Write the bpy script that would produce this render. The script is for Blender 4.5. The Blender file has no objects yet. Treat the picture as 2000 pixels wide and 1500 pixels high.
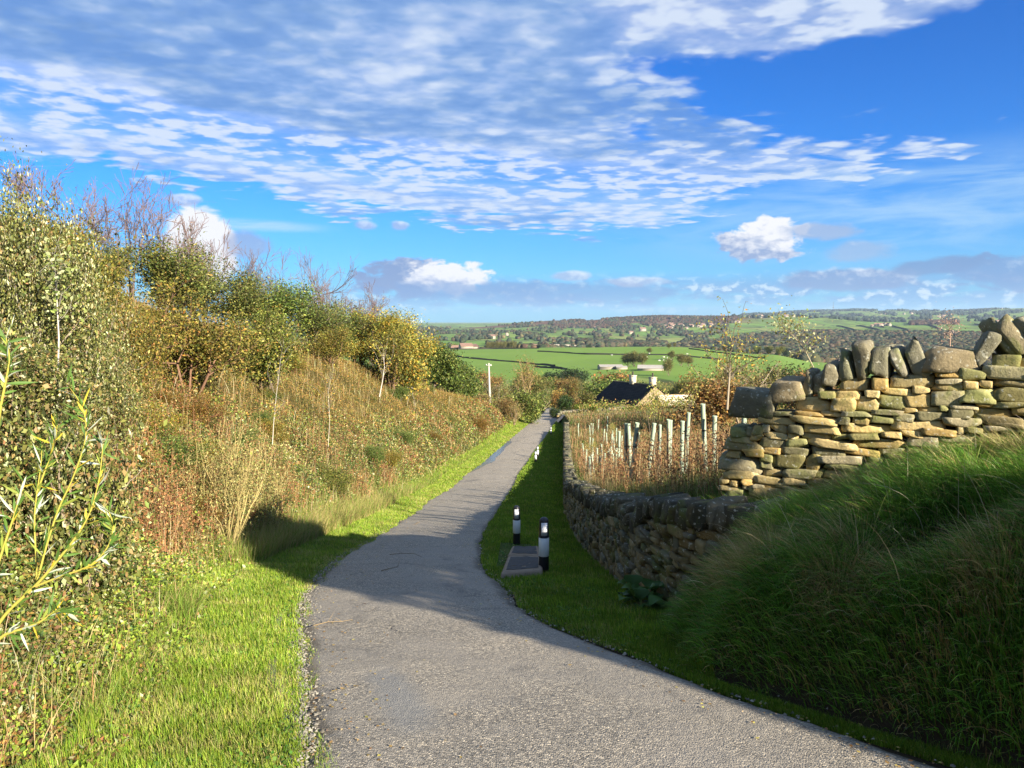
Q=1.0; SHADE_TOPS=[5.7,5.7,5.3,1.9,1.9,5.0]
SUNE=4.9; SKYS=.12; EXPO=1.72; EXPF=2**1.7; SKYTINT=(.075,.26,.48)
import bpy, math, random
import numpy as np
from mathutils import Vector, Matrix
R=np.random.default_rng(7); random.seed(7)
S=bpy.context.scene; COL=S.collection
rad=math.radians
# ---------------------------------------------------------------- camera model (used to survey the photograph)
EYE=np.array([0.,0.,1.65]); TH=rad(4.75); FP=1444.0
def pdir(px,py):
    a=(px-1000)/FP; b=(750-py)/FP
    return np.array([a, math.cos(TH)+b*math.sin(TH), -math.sin(TH)+b*math.cos(TH)])
def P(px,py,d): return EYE+pdir(px,py)*d
def smooth(x,a=0.,b=1.):
    t=np.clip((x-a)/(b-a),0,1); return t*t*(3-2*t)
def tab(xs,ys,lo,hi,n,sig):
    X=np.linspace(lo,hi,n); Y=np.interp(X,xs,ys); w=max(1,int(3*sig/(X[1]-X[0])))
    k=np.exp(-.5*(np.arange(-w,w+1)*(X[1]-X[0])/sig)**2); k/=k.sum()
    Yp=np.concatenate([2*Y[0]-Y[w:0:-1],Y,2*Y[-1]-Y[-2:-w-2:-1]])
    Y=np.convolve(Yp,k,'valid'); return X,Y
def hsh(ix,iy,s=0):
    h=(ix.astype(np.int64)*374761393+iy.astype(np.int64)*668265263+s*974634777)&0x7fffffff
    h=((h^(h>>13))*1274126177)&0x7fffffff; h=(h^(h>>16))
    return (h&0xffff)/65535.
def vn(x,y,s=0):
    x=np.asarray(x,float);y=np.asarray(y,float); ix=np.floor(x);iy=np.floor(y);fx=x-ix;fy=y-iy
    fx=fx*fx*(3-2*fx);fy=fy*fy*(3-2*fy)
    a=hsh(ix,iy,s);b=hsh(ix+1,iy,s);c=hsh(ix,iy+1,s);d=hsh(ix+1,iy+1,s)
    return a+(b-a)*fx+(c-a)*fy+(a-b-c+d)*fx*fy
def fbm(x,y,s=0,o=4):
    v=0;a=.5;t=0
    for i in range(o): v=v+a*vn(x*2**i+i*17.3,y*2**i-i*9.1,s+i);t+=a;a*=.5
    return v/t
# ---------------------------------------------------------------- ground shape
ZX,ZY=tab([-40,0,5,11.4,16,26,38,52,72,95,115,140],[3,0,-.93,-2.22,-3.2,-5.1,-6.9,-8.25,-9.35,-10.3,-11.8,-14.3],-40,140,3600,1.6)
def zr(y): return np.interp(y,ZX,ZY)
def onroad(px,py):
    d=np.linspace(1.5,140,30000); p=EYE[None]+pdir(px,py)[None]*d[:,None]
    k=np.argmax(p[:,2]<zr(p[:,1])); return p[k]
Lpx=[(590,1500),(584,1400),(580,1310),(583,1240),(572,1190),(612,1130),(655,1090),(740,1040),(830,980),(902,930),(955,890),(1003,850),(1029,829)]
Rpx=[(1900,1500),(1700,1442),(1450,1362),(1300,1305),(1180,1262),(1080,1222),(1020,1190),(985,1140),(946,1112),(940,1064),(952,1030),(978,990),(1014,925),(1040,888),(1066,854),(1081,831)]
Lw=np.array([onroad(*q) for q in Lpx]); Rw=np.array([onroad(*q) for q in Rpx])
def mono(w):
    o=np.argsort(w[:,1]); return w[o,1],w[o,0]
ly,lx=mono(Lw); ry,rx=mono(Rw)
ly=np.concatenate([[-20,0],ly,[100,125]]); lx=np.concatenate([[-1.5,-.75],lx,[4.2,6.]])
ry=np.concatenate([[-20,0,1.8],ry,[100,125]]); rx=np.concatenate([[9,4.6,3.3],rx,[7.,8.6]])
LX=tab(ly,lx,-20,125,5800,.35); RX=tab(ry,rx,-20,125,5800,.35)
def xl(y): return np.interp(y,*LX)
def xr(y): return np.interp(y,*RX)
# line of the low wall (face towards the road)
WY=[6.6,7.2,7.8,9,11.7,16,20,26,45,72,76]; WXv=[2.75,2.25,1.88,1.6,1.46,1.5,1.62,1.88,3.2,5.1,5.45]
WX=tab(WY,WXv,5,80,3000,.5)
def xw(y): return np.interp(y,*WX)
HBX=tab([-30,0,12,25,40,50,62,73,82,90,105],[6.4,7.2,7.8,8.6,9.2,8.6,6.9,4.4,2.0,.5,0],-30,110,1500,3)
# far relief: photograph rows by column and distance
FC=np.array([400,700,900,1100,1300,1500,1600,1700,1850,2000,2400])
FR={110:[812]*11,150:[809]*11,250:[778]*11,400:[742,742,742,740,735,738,741,745,747,750,755],
 500:[726,726,722,720,716,722,728,738,742,745,750],950:[689,689,683,679,677,692,708,724,730,733,738],
 1200:[698,698,692,692,692,706,715,724,730,730,735],1600:[684,684,677,682,692,700,704,708,708,706,706],
 2200:[670,670,664,666,672,668,670,674,672,670,670],2700:[657,657,652,654,655,650,648,650,652,655,655],
 3600:[647,647,645,640,638,637,637,638,638,638,638],4500:[642,642,640,627,619,618,622,628,630,630,630],
 5400:[650,650,650,640,630,628,628,626,624,624,624],7000:[637,637,634,631,625,616,616,615,614,612,612],
 9000:[634,634,632,630,625,613,609,606.5,608,602,602],11500:[634,634,633,633,632,622,618,612,612,608,608],16000:[630]*11}
FRr=np.array(sorted(FR)); FRv=np.array([FR[k] for k in sorted(FR)],float)
def farz(x,y):
    r=np.maximum(np.hypot(x,y),1.); az=np.arctan2(x,np.maximum(y,1e-3)); px=1000+FP*np.tan(np.clip(az,-1.0,1.0))
    px=np.clip(px,FC[0],FC[-1]-1e-3); lr=np.clip(np.log(r),np.log(FRr[0]),np.log(FRr[-1])-1e-6)
    i=np.clip(np.searchsorted(FC,px,'right')-1,0,len(FC)-2); j=np.clip(np.searchsorted(np.log(FRr),lr,'right')-1,0,len(FRr)-2)
    u=(px-FC[i])/(FC[i+1]-FC[i]); u=u*u*(3-2*u); L=np.log(FRr); v=(lr-L[j])/(L[j+1]-L[j]); v=v*v*(3-2*v)
    row=(FRv[j,i]*(1-u)+FRv[j,i+1]*u)*(1-v)+(FRv[j+1,i]*(1-u)+FRv[j+1,i+1]*u)*v
    b=(750-row)/FP; yy=np.hypot(x,y)*np.cos(np.clip(az,-.7,.7))
    z=EYE[2]+yy*(-np.sin(TH)+b*np.cos(TH))/(np.cos(TH)+b*np.sin(TH))
    n=(fbm(x/420,y/420,3)-.5)*np.clip((r-900)/3000,0,1)*26*np.clip(1.4-r/9000,.25,1)
    n=n+(fbm(x/60,y/60,4)-.5)*np.clip((r-110)/200,0,1)*1.6
    return z+n
def H(x,y):
    x=np.asarray(x,float); y=np.asarray(y,float); yc=np.clip(y,-30,118)
    L=xl(yc); Rr=xr(yc); z0=zr(yc)
    s=L-x; e0=x-Rr
    # left bank
    hb=np.interp(yc,*HBX); t=s-1.15-(fbm(y/6,y*0,11)-.5)*.5
    k=.88*np.maximum(t,0)*smooth(t,-.2,1.6); bank=k/(1+(k/np.maximum(hb,.05))**3.5)**(1/3.5)+.05*np.maximum(t-6,0)
    bank=np.where(hb<.3,.03*np.maximum(t,0),bank)
    bank=bank+(fbm(x/2.3,y/2.3,5)-.45)*.55*smooth(t,.4,4)*np.clip(hb/3,0,1)+(fbm(x/9,y/9,6)-.5)*1.5*smooth(t,3,9)*np.clip(hb/4,0,1)
    lz=z0+.05*np.clip(s,0,1.2)+bank+(fbm(x*1.6,y*1.6,7)-.5)*.05*smooth(s,.05,.4)
    # verge, low wall and the field behind it, and the grass bank near the camera
    w=xw(np.clip(yc,6,78)); foot=np.maximum(Rr+.12,np.interp(yc,[4.6,5.0,5.5,6.5,7.2,7.8,8.2],[0,1.38,1.42,1.46,1.62,1.95,2.0]))
    q=smooth(yc,7.25,8.1)          # 1 where the low wall holds the bank
    e=x-(foot*(1-q)+(w+.25)*q)
    free=1.02*(1-np.exp(-np.maximum(e,0)/.68))+.19*np.maximum(e,0)
    held=(.93+np.interp(yc,[20,60],[.17,.045])*np.clip(e,0,14))*smooth(e,-.12,.12)
    rise=free*(1-q)+held*q
    rise=rise*smooth(yc,104,80)*1.0
    rise=rise-.42*np.exp(-(((x-3.0)/.62)**2+((y-5.15)/.42)**2))*(1-q)+(fbm(x/.9,y/.9,8)-.5)*.3*smooth(e,.1,1)*(1-.6*q)
    rz=z0-.03*np.clip(e0,0,2)*q+rise+(fbm(x*1.4,y*1.4,9)-.5)*.05*smooth(e0,.05,.4)
    z=np.where(x<(L+Rr)/2,lz,rz)
    ins=smooth(np.minimum(x-L,Rr-x),-.02,.12); z=z-.035*ins
    f=farz(x,y); r=np.hypot(x,y); b=smooth(y,98,125)
    lim=smooth(x,40,90)*.999; b=np.maximum(b,lim*(y>0)); b=np.maximum(b,smooth(-x,110,220)*(y>20))
    return z*(1-b)+f*b
def road_z(x,y):
    L=xl(y);Rr=xr(y);u=(x-L)/np.maximum(Rr-L,.1)
    return zr(y)+.012+.035*np.sin(np.clip(u,0,1)*np.pi)
# ---------------------------------------------------------------- mesh helpers
def mk(name,V,F,mat,parent=None,smooth_=False,col=None,sub=False):
    """V n x 3, F one array (m,k) or a list of arrays, col n x 3 linear colour"""
    V=np.asarray(V,np.float32); Fs=F if isinstance(F,list) else [F]; Fs=[np.asarray(f,np.int32) for f in Fs if len(f)]
    me=bpy.data.meshes.new(name); me.vertices.add(len(V)); me.vertices.foreach_set('co',V.ravel())
    loops=np.concatenate([f.ravel() for f in Fs]); tot=np.concatenate([np.full(len(f),f.shape[1],np.int32) for f in Fs])
    st=np.concatenate([[0],np.cumsum(tot)[:-1]]).astype(np.int32)
    me.loops.add(len(loops)); me.loops.foreach_set('vertex_index',loops)
    me.polygons.add(len(tot)); me.polygons.foreach_set('loop_start',st)
    try: me.polygons.foreach_set('loop_total',tot)
    except Exception: pass
    if smooth_: me.polygons.foreach_set('use_smooth',np.ones(len(tot),bool))
    if col is not None:
        a=me.color_attributes.new('Col','FLOAT_COLOR','POINT'); c=np.ones((len(V),4),np.float32); c[:,:3]=col; a.data.foreach_set('color',c.ravel())
    me.update(calc_edges=True)
    if mat is not None: me.materials.append(mat)
    o=bpy.data.objects.new(name,me); COL.objects.link(o)
    if parent is not None: o.parent=parent
    return o
def mheight(t):
    hs=[]
    for c in t.children:
        if c.type=='MESH' and len(c.data.vertices):
            a=np.empty(len(c.data.vertices)*3,np.float32); c.data.vertices.foreach_get('co',a); hs.append(np.percentile(a[2::3],99.3))
    return max(hs)
def fit(t,top,px,d,wsc=1.):
    q=P(px,top,d); h=max(float(q[2])-t.location[2],.5)/mheight(t); t.scale=(h**.6*wsc,h**.6*wsc,h); return t
def tag(o,label=None,cat=None,group=None,kind=None):
    if label: o['label']=label
    if cat: o['category']=cat
    if group: o['group']=group
    if kind: o['kind']=kind
    return o
def thing(name,loc,label,cat,group=None,rz=0.,sc=1.):
    o=bpy.data.objects.new(name,None); COL.objects.link(o); o.location=tuple(float(v) for v in loc); o.rotation_euler=(0,0,rz)
    o.scale=(sc,sc,sc) if not hasattr(sc,'__len__') else sc; o.empty_display_size=.2
    return tag(o,label,cat,group)
def dup(src,loc,rz,sc,label=None,group=None,color=None):
    """copy of a thing with its parts and sub-parts, sharing mesh data"""
    r=src.copy(); COL.objects.link(r); r.location=tuple(float(v) for v in loc); r.rotation_euler=(0,0,rz)
    r.scale=(sc,sc,sc) if not hasattr(sc,'__len__') else sc
    if label: r['label']=label
    if group: r['group']=group
    for ch in list(src.children):
        c=ch.copy(); COL.objects.link(c); c.parent=r
        if color is not None: c.color=(*color,1)
        for g in list(ch.children):
            d=g.copy(); COL.objects.link(d); d.parent=c
            if color is not None: d.color=(*color,1)
    return r
class Acc:
    def __init__(s): s.V=[];s.F={};s.C=[];s.n=0
    def add(s,V,F,c=None):
        V=np.asarray(V,float); F=np.asarray(F); s.F.setdefault(F.shape[1],[]).append(F+s.n); s.V.append(V); s.n+=len(V)
        if c is not None: s.C.append(np.broadcast_to(np.asarray(c,float),(len(V),3)))
    def build(s,name,mat,parent=None,smooth_=False):
        return mk(name,np.concatenate(s.V),[np.concatenate(f) for f in s.F.values()],mat,parent,smooth_,np.concatenate(s.C) if s.C else None)
def box(c,h,rot=None,jit=0.):
    c=np.asarray(c,float);h=np.asarray(h,float)
    v=np.array([[i,j,k] for i in(-1,1) for j in(-1,1) for k in(-1,1)],float)*h
    if rot is not None: v=v@np.asarray(rot).T
    f=np.array([[0,1,3,2],[4,6,7,5],[0,4,5,1],[2,3,7,6],[0,2,6,4],[1,5,7,3]]); return v+c,f
def tube(pts,rads,n=6,cap=True):
    pts=np.asarray(pts,float); rads=np.broadcast_to(np.asarray(rads,float),(len(pts),)); T=np.gradient(pts,axis=0); T/=np.linalg.norm(T,axis=1)[:,None]+1e-9
    up=np.array([0,0,1.]) if abs(T[0,2])<.9 else np.array([1.,0,0])
    V=[]
    for p,t,r in zip(pts,T,rads):
        a=np.cross(t,up);a/=np.linalg.norm(a)+1e-9;b=np.cross(t,a); an=np.arange(n)*2*np.pi/n
        V.append(p+r*(np.cos(an)[:,None]*a+np.sin(an)[:,None]*b))
    V=np.concatenate(V); k=len(pts); i=np.arange(n); j=(i+1)%n
    F=np.concatenate([np.stack([i+m*n,j+m*n,j+(m+1)*n,i+(m+1)*n],1) for m in range(k-1)])
    return V,F
def lathe(prof,n=20,c=(0,0,0)):
    prof=np.asarray(prof,float); an=np.arange(n)*2*np.pi/n
    V=np.concatenate([np.stack([r*np.cos(an),r*np.sin(an),np.full(n,z)],1) for r,z in prof])+np.asarray(c,float)
    i=np.arange(n);j=(i+1)%n
    F=np.concatenate([np.stack([i+m*n,j+m*n,j+(m+1)*n,i+(m+1)*n],1) for m in range(len(prof)-1)]); return V,F
# ---------------------------------------------------------------- materials
def mat(name):
    m=bpy.data.materials.new(name); m.use_nodes=True; nt=m.node_tree; nt.nodes.clear(); out=nt.nodes.new('ShaderNodeOutputMaterial'); return m,nt,out
class NT:
    def __init__(s,nt): s.nt=nt
    def n(s,t,**k):
        nd=s.nt.nodes.new(t)
        for a,v in k.items(): setattr(nd,a,v)
        return nd
    def lk(s,a,b): s.nt.links.new(a,b)
    def val(s,sock,v):
        if isinstance(v,bpy.types.NodeSocket): s.lk(v,sock)
        else: sock.default_value=v
    def m(s,op,*a,clamp=False):
        nd=s.n('ShaderNodeMath',operation=op,use_clamp=clamp)
        for i,v in enumerate(a): s.val(nd.inputs[i],v)
        return nd.outputs[0]
    def ss(s,x,a,b):
        nd=s.n('ShaderNodeMapRange',interpolation_type='SMOOTHSTEP'); s.val(nd.inputs[0],x); s.val(nd.inputs[1],a); s.val(nd.inputs[2],b); return nd.outputs[0]
    def noise(s,vec,scale,detail=3,rough=.5,dist=0.,out=0):
        nd=s.n('ShaderNodeTexNoise'); 
        if vec is not None: s.lk(vec,nd.inputs['Vector'])
        nd.inputs['Scale'].default_value=scale; nd.inputs['Detail'].default_value=detail; nd.inputs['Roughness'].default_value=rough; nd.inputs['Distortion'].default_value=dist
        return nd.outputs[out]
    def mix(s,f,a,b,mode='MIX'):
        nd=s.n('ShaderNodeMix',data_type='RGBA',blend_type=mode); s.val(nd.inputs[0],f)
        for i,v in ((6,a),(7,b)):
            if not isinstance(v,bpy.types.NodeSocket) and len(v)==3: v=(*v,1)
            s.val(nd.inputs[i],v)
        return nd.outputs[2]
    def ramp(s,f,stops,interp='LINEAR'):
        nd=s.n('ShaderNodeValToRGB'); cr=nd.color_ramp; cr.interpolation=interp
        while len(cr.elements)<len(stops): cr.elements.new(.5)
        for e,(p,c) in zip(cr.elements,stops): e.position=p; e.color=(*c,1) if hasattr(c,'__len__') else (c,c,c,1)
        s.val(nd.inputs[0],f); return nd.outputs[0]
    def vec(s,x,y,z):
        nd=s.n('ShaderNodeCombineXYZ'); s.val(nd.inputs[0],x);s.val(nd.inputs[1],y);s.val(nd.inputs[2],z); return nd.outputs[0]
    def bump(s,h,strength=.5,dist=.02):
        nd=s.n('ShaderNodeBump'); nd.inputs['Strength'].default_value=strength; nd.inputs['Distance'].default_value=dist; s.lk(h,nd.inputs['Height']); return nd.outputs[0]
    def bsdf(s,col,rough=.9,spec=.2,normal=None):
        b=s.n('ShaderNodeBsdfPrincipled'); s.val(b.inputs['Base Color'],(*col,1) if isinstance(col,tuple) and len(col)==3 else col); s.val(b.inputs['Roughness'],rough); b.inputs['Specular IOR Level'].default_value=spec
        if normal is not None: s.lk(normal,b.inputs['Normal'])
        return b.outputs[0]
def simple(name,col,rough=.7,spec=.3,nz=0.,nscale=20,bmp=0.):
    m,nt,out=mat(name); N=NT(nt); tc=N.n('ShaderNodeTexCoord').outputs['Object']
    c=(*col,1)
    nrm=None
    if nz: 
        f=N.noise(tc,nscale,4,.6); c=N.mix(f,tuple(v*(1-nz) for v in col),tuple(min(1,v*(1+nz)) for v in col))
        if bmp: nrm=N.bump(f,bmp,.01)
    N.lk(N.bsdf(c,rough,spec,nrm),out.inputs[0]); return m
def leafmat(name,trans=.3,rough=.55,gloss=True,useobj=True):
    m,nt,out=mat(name); N=NT(nt)
    c=N.n('ShaderNodeVertexColor',layer_name='Col').outputs[0]
    if useobj:
        c=N.mix(1.,c,N.n('ShaderNodeObjectInfo').outputs['Color'],'MULTIPLY')
    b=N.bsdf(c,rough,.25 if gloss else .05)
    t=N.n('ShaderNodeBsdfTranslucent'); N.lk(c,t.inputs[0])
    ms=N.n('ShaderNodeMixShader'); ms.inputs[0].default_value=trans; N.lk(b,ms.inputs[1]); N.lk(t.outputs[0],ms.inputs[2]); N.lk(ms.outputs[0],out.inputs[0]); return m
M_LEAF=leafmat('leaf',.3); M_GRASS=leafmat('grass_blade',.35,.5,True,False); M_STALK=leafmat('dry_stalk',.1,.8,False,True)
def vcol(name,rough=.9,scale=18,amt=.5,bmp=.4):
    m,nt,out=mat(name); N=NT(nt); tc=N.n('ShaderNodeTexCoord').outputs['Object']
    c=N.n('ShaderNodeVertexColor',layer_name='Col').outputs[0]; f=N.noise(tc,scale,5,.65)
    c2=N.mix(f,(1-amt,)*3,(1+amt,)*3); c=N.mix(1.,c,c2,'MULTIPLY'); N.lk(N.bsdf(c,rough,.1,N.bump(f,bmp,.02)),out.inputs[0]); return m
# ---------------------------------------------------------------- camera, sun, sky
cam=bpy.data.cameras.new('camera'); co=bpy.data.objects.new('camera',cam); COL.objects.link(co); S.camera=co
co.location=tuple(EYE); co.rotation_euler=(rad(90)-TH,0,0); cam.sensor_width=36; cam.lens=FP/2000*36; cam.clip_end=60000; cam.clip_start=.05
SUN=np.array([.66,-.75,0.]); SUN/=np.linalg.norm(SUN); SE=rad(22); SUN=np.array([SUN[0]*math.cos(SE),SUN[1]*math.cos(SE),math.sin(SE)])
sl=bpy.data.lights.new('sun','SUN'); sl.energy=SUNE; sl.angle=rad(.55); sl.color=(1,.90,.74)
so=bpy.data.objects.new('sun',sl); COL.objects.link(so); so.rotation_euler=Vector(-SUN).to_track_quat('-Z','Y').to_euler(); so.location=(10,-10,12)
W=bpy.data.worlds.new('World'); S.world=W; W.use_nodes=True; nt=W.node_tree; nt.nodes.clear(); N=NT(nt); out=N.n('ShaderNodeOutputWorld')
sky=N.n('ShaderNodeTexSky',sky_type='NISHITA'); sky.sun_disc=False; sky.sun_elevation=SE; sky.sun_rotation=math.atan2(SUN[0],SUN[1]); sky.altitude=250; sky.air_density=1.0; sky.dust_density=.3; sky.ozone_density=2.5
D=N.n('ShaderNodeTexCoord').outputs['Generated']; sp=N.n('ShaderNodeSeparateXYZ'); N.lk(D,sp.inputs[0]); X,Y,Z=sp.outputs
az=N.m('ARCTAN2',X,Y); el=N.m('ARCSINE',Z)
zc=N.m('ADD',N.m('MAXIMUM',Z,.0),.045); px_=N.m('DIVIDE',X,zc); py_=N.m('DIVIDE',Y,zc)
def AE(px,py):
    d=pdir(px,py); d=d/np.linalg.norm(d); return math.atan2(d[0],d[1]),math.asin(d[2])
def angv(kx,ky): return N.vec(N.m('MULTIPLY',az,kx),N.m('MULTIPLY',el,ky),0.)
A0,A1=-.62,.62
def lut(pts,sc):
    st=[]
    for px,py in pts:
        a,e=AE(px,py); st.append((min(1,max(0,(a-A0)/(A1-A0))),min(1,max(0,e/sc))))
    f=N.m('DIVIDE',N.m('SUBTRACT',az,A0),A1-A0,clamp=True); return N.m('MULTIPLY',N.ramp(f,st),sc)
def ell(cx,cy,rx,ry,soft=.5,n=None,na=.35,rot=0.):
    a0,e0=AE(cx,cy); u=N.m('DIVIDE',N.m('SUBTRACT',az,a0),rx/FP); v=N.m('DIVIDE',N.m('SUBTRACT',el,e0),ry/FP)
    if rot: v=N.m('ADD',v,N.m('MULTIPLY',u,rot))
    r=N.m('SQRT',N.m('ADD',N.m('MULTIPLY',u,u),N.m('MULTIPLY',v,v)))
    if n is not None: r=N.m('ADD',r,N.m('MULTIPLY',N.m('SUBTRACT',n,.5),na))
    return N.ss(r,1+soft/2,1-soft/2)
# clear sky
hs=N.n('ShaderNodeHueSaturation'); N.lk(sky.outputs[0],hs.inputs['Color']); hs.inputs['Saturation'].default_value=1.3; hs.inputs['Value'].default_value=1.
blue=N.mix(1.,hs.outputs[0],SKYTINT,'MULTIPLY')
def em(c,k): return tuple(v*k/SKYS for v in c)   # display-linear -> before strength
K=1/EXPF
# pale veil low on the horizon
veil=N.m('MULTIPLY',N.ss(el,rad(13),0.),.5); blue=N.mix(veil,blue,em((.2,.52,.86),K))
# --- mid-level cloud deck
pv=N.vec(px_,py_,0.)
pvs=N.vec(N.m('ADD',N.m('MULTIPLY',px_,.75),N.m('MULTIPLY',py_,.35)),N.m('SUBTRACT',py_,N.m('MULTIPLY',px_,.25)),0.)   # streak direction
big=N.noise(pvs,.75,3,.5,.4); mid=N.noise(pvs,2.6,3,.55,.5)
sm=N.noise(N.vec(px_,N.m('MULTIPLY',py_,1.15),0.),9.,2.5,.5,.25)
wv_=N.n('ShaderNodeVectorMath',operation='ADD'); N.lk(N.vec(N.m('MULTIPLY',px_,1.),N.m('MULTIPLY',py_,1.),0.),wv_.inputs[0]); wn_=N.n('ShaderNodeVectorMath',operation='SCALE'); N.lk(N.noise(pv,3.,3,.6,0.,1),wn_.inputs[0]); wn_.inputs['Scale'].default_value=.22; N.lk(wn_.outputs[0],wv_.inputs[1])
vo=N.n('ShaderNodeTexVoronoi',feature='SMOOTH_F1'); N.lk(wv_.outputs[0],vo.inputs['Vector']); vo.inputs['Scale'].default_value=6.5; vo.inputs['Smoothness'].default_value=.6
cell=N.m('SUBTRACT',1.,N.m('MULTIPLY',vo.outputs['Distance'],1.15)); sm=N.m('ADD',N.m('MULTIPLY',sm,.55),N.m('MULTIPLY',cell,.45))
fine=N.noise(N.vec(N.m('MULTIPLY',px_,1.),N.m('MULTIPLY',py_,1.),3.),17,2,.5,.2)
low=lut([(0,330),(250,352),(450,392),(700,440),(950,462),(1250,470),(1400,430),(1500,385),(1700,362),(1880,335),(1950,270),(2000,140)],.6)
mk_=N.ss(N.m('ADD',N.m('SUBTRACT',el,low),N.m('MULTIPLY',N.m('SUBTRACT',mid,.5),.09)),-.01,.035)
hn=N.m('ADD',N.m('MULTIPLY',mid,.6),N.m('MULTIPLY',big,.4))
hole=ell(1980,75,600,135,.7,hn,1.6,-.10)
deck=N.m('MULTIPLY',mk_,N.m('SUBTRACT',1.,hole))
tb=ell(1500,20,330,62,.8,hn,1.5); deck=N.m('MAXIMUM',deck,N.m('MULTIPLY',tb,.85))
def mad(pairs,c0=0.):
    o=c0
    for v,k in pairs: o=N.m('ADD',o,N.m('MULTIPLY',v,k))
    return o
dens=mad([(big,.55),(mid,.65),(sm,.75),(fine,.25),(deck,1.05)],-1.58)
# thin band of separated puffs along the lower edge, thicker in the upper middle
thick=mad([(N.ss(N.m('SUBTRACT',el,low),.0,.16),.22)],0.)
# a lane of small bright puffs with blue between
u1,v1=AE(150,215); u2,v2=AE(1000,345); sl_=(v2-v1)/(u2-u1)
lane=N.m('SUBTRACT',el,N.m('ADD',v1,N.m('MULTIPLY',N.m('SUBTRACT',az,u1),sl_)))
lane=N.m('ABSOLUTE',N.m('ADD',lane,N.m('MULTIPLY',N.m('SUBTRACT',mid,.5),.05))); laneM=N.ss(lane,.045,.008)
dens=N.m('ADD',N.m('ADD',dens,N.m('MULTIPLY',thick,N.m('SUBTRACT',1.,N.m('MULTIPLY',laneM,1.)))),N.m('MULTIPLY',laneM,-.24))
gate=N.m('MAXIMUM',N.m('MAXIMUM',laneM,.14),N.m('MAXIMUM',N.m('MULTIPLY',N.ss(az,.0,.2),.55),N.m('MULTIPLY',N.ss(N.m('SUBTRACT',el,low),.07,.0),.6)))
cs=N.ss(N.m('ADD',sm,N.m('MULTIPLY',N.m('SUBTRACT',fine,.5),.35)),.40,.60); cov=N.m('MULTIPLY',N.ss(dens,-.1,.34),N.ss(deck,0.,.3)); cov=N.m('MULTIPLY',cov,N.m('SUBTRACT',1.,N.m('MULTIPLY',N.m('MULTIPLY',gate,.72),N.m('SUBTRACT',1.,cs))))
sh=mad([(big,1.2),(mid,.9),(sm,.75),(fine,.35)],-1.6)
sh=N.m('ADD',sh,N.m('MULTIPLY',thick,1.15)); sh=N.m('SUBTRACT',sh,N.m('MULTIPLY',N.m('SUBTRACT',sm,.5),1.35)); sh=N.m('SUBTRACT',sh,N.m('MULTIPLY',laneM,.42))
sh=N.m('SUBTRACT',sh,N.m('MULTIPLY',N.m('MULTIPLY',N.m('SUBTRACT',cs,.5),.34),gate)); rgt=N.ss(az,-.1,.3); sh=N.m('SUBTRACT',sh,N.m('MULTIPLY',rgt,.16))
t=N.ss(sh,-.22,.55)
ccol=N.ramp(t,[(0.,em((.70,.80,.95),K)),(.28,em((.47,.61,.86),K)),(.62,em((.28,.45,.76),K)),(1.,em((.17,.33,.66),K))])
c=N.mix(N.m('MULTIPLY',cov,.94),blue,ccol)
# thin cirrus veils at the right
cz=N.noise(N.vec(N.m('MULTIPLY',az,3.),N.m('MULTIPLY',el,16.),0.),2.2,5,.6,.6)
ci=N.m('MULTIPLY',N.m('MULTIPLY',ell(1800,400,420,75,1.2,cz,.6,-.3),N.ss(cz,.35,.7)),.6); c=N.mix(ci,c,em((.5,.74,.95),K))
ci2=N.m('MULTIPLY',N.m('MULTIPLY',ell(500,440,110,9,1.2,cz,.6,.15),N.ss(cz,.3,.6)),.6); c=N.mix(ci2,c,em((.6,.8,.95),K))
# --- low cumulus
an=N.noise(angv(26.,52.),1.,6,.58,.3); an2=N.noise(angv(60.,100.),1.,4,.55,.2)
off=N.noise(angv(26.,52.),1.,3,.5,.3)
def cumulus(c,cx,cy,rx,ry,white=.5,soft=.35,na=1.3,dark=(.22,.33,.60),lit=(.95,.96,1.),alpha=1.,nn=None,tilt=0.):
    nn=nn or an
    mk2=N.m('MULTIPLY',ell(cx,cy,rx,ry,soft,nn,na,tilt),alpha)
    a0,e0=AE(cx,cy); v=N.m('DIVIDE',N.m('SUBTRACT',el,e0),ry/FP); u=N.m('DIVIDE',N.m('SUBTRACT',az,a0),rx/FP)
    s=N.m('ADD',N.m('ADD',N.m('MULTIPLY',v,.45),N.m('MULTIPLY',u,.25)),N.m('MULTIPLY',N.m('SUBTRACT',an2,.5),2.2)); s=N.ss(N.m('ADD',s,white-.5),-.35,.55)
    return N.mix(mk2,c,N.mix(s,em(dark,K),em(lit,K)))
bandn=N.noise(angv(7.,34.),1.,6,.6,.3)
elh=AE(1000,575)[1]
band=N.m('MULTIPLY',N.ss(N.m('ABSOLUTE',N.m('SUBTRACT',el,elh)),.033,.004),N.ss(bandn,.41,.53))
band=N.m('MULTIPLY',band,N.ss(az,-.3,-.15))
c=N.mix(N.m('MULTIPLY',band,.74),c,N.mix(N.ss(an2,.50,.64),em((.19,.40,.74),K),em((.78,.87,.97),K)))
c=cumulus(c,390,490,62,75,1.15,.25,.8,(.55,.62,.8))
c=cumulus(c,485,480,38,26,-.2,.6,1.,(.32,.42,.68),(.6,.7,.86),.75)
c=cumulus(c,800,543,95,36,.0,.3,2.0,(.22,.35,.63),(.66,.74,.9))
c=cumulus(c,880,543,78,30,.9,.3,2.3,(.42,.53,.78),nn=an)
c=cumulus(c,1040,572,300,22,-.15,.5,2.2,(.17,.35,.68),(.55,.72,.92),.7,an)
c=cumulus(c,1492,472,74,36,.72,.3,2.4,(.30,.42,.68),nn=an)
c=cumulus(c,1600,452,60,14,-.1,.7,1.6,(.38,.5,.74),(.6,.7,.86),.8)
c=cumulus(c,1680,490,45,18,-.1,.7,1.6,(.35,.5,.76),(.6,.7,.86),.7)
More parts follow.
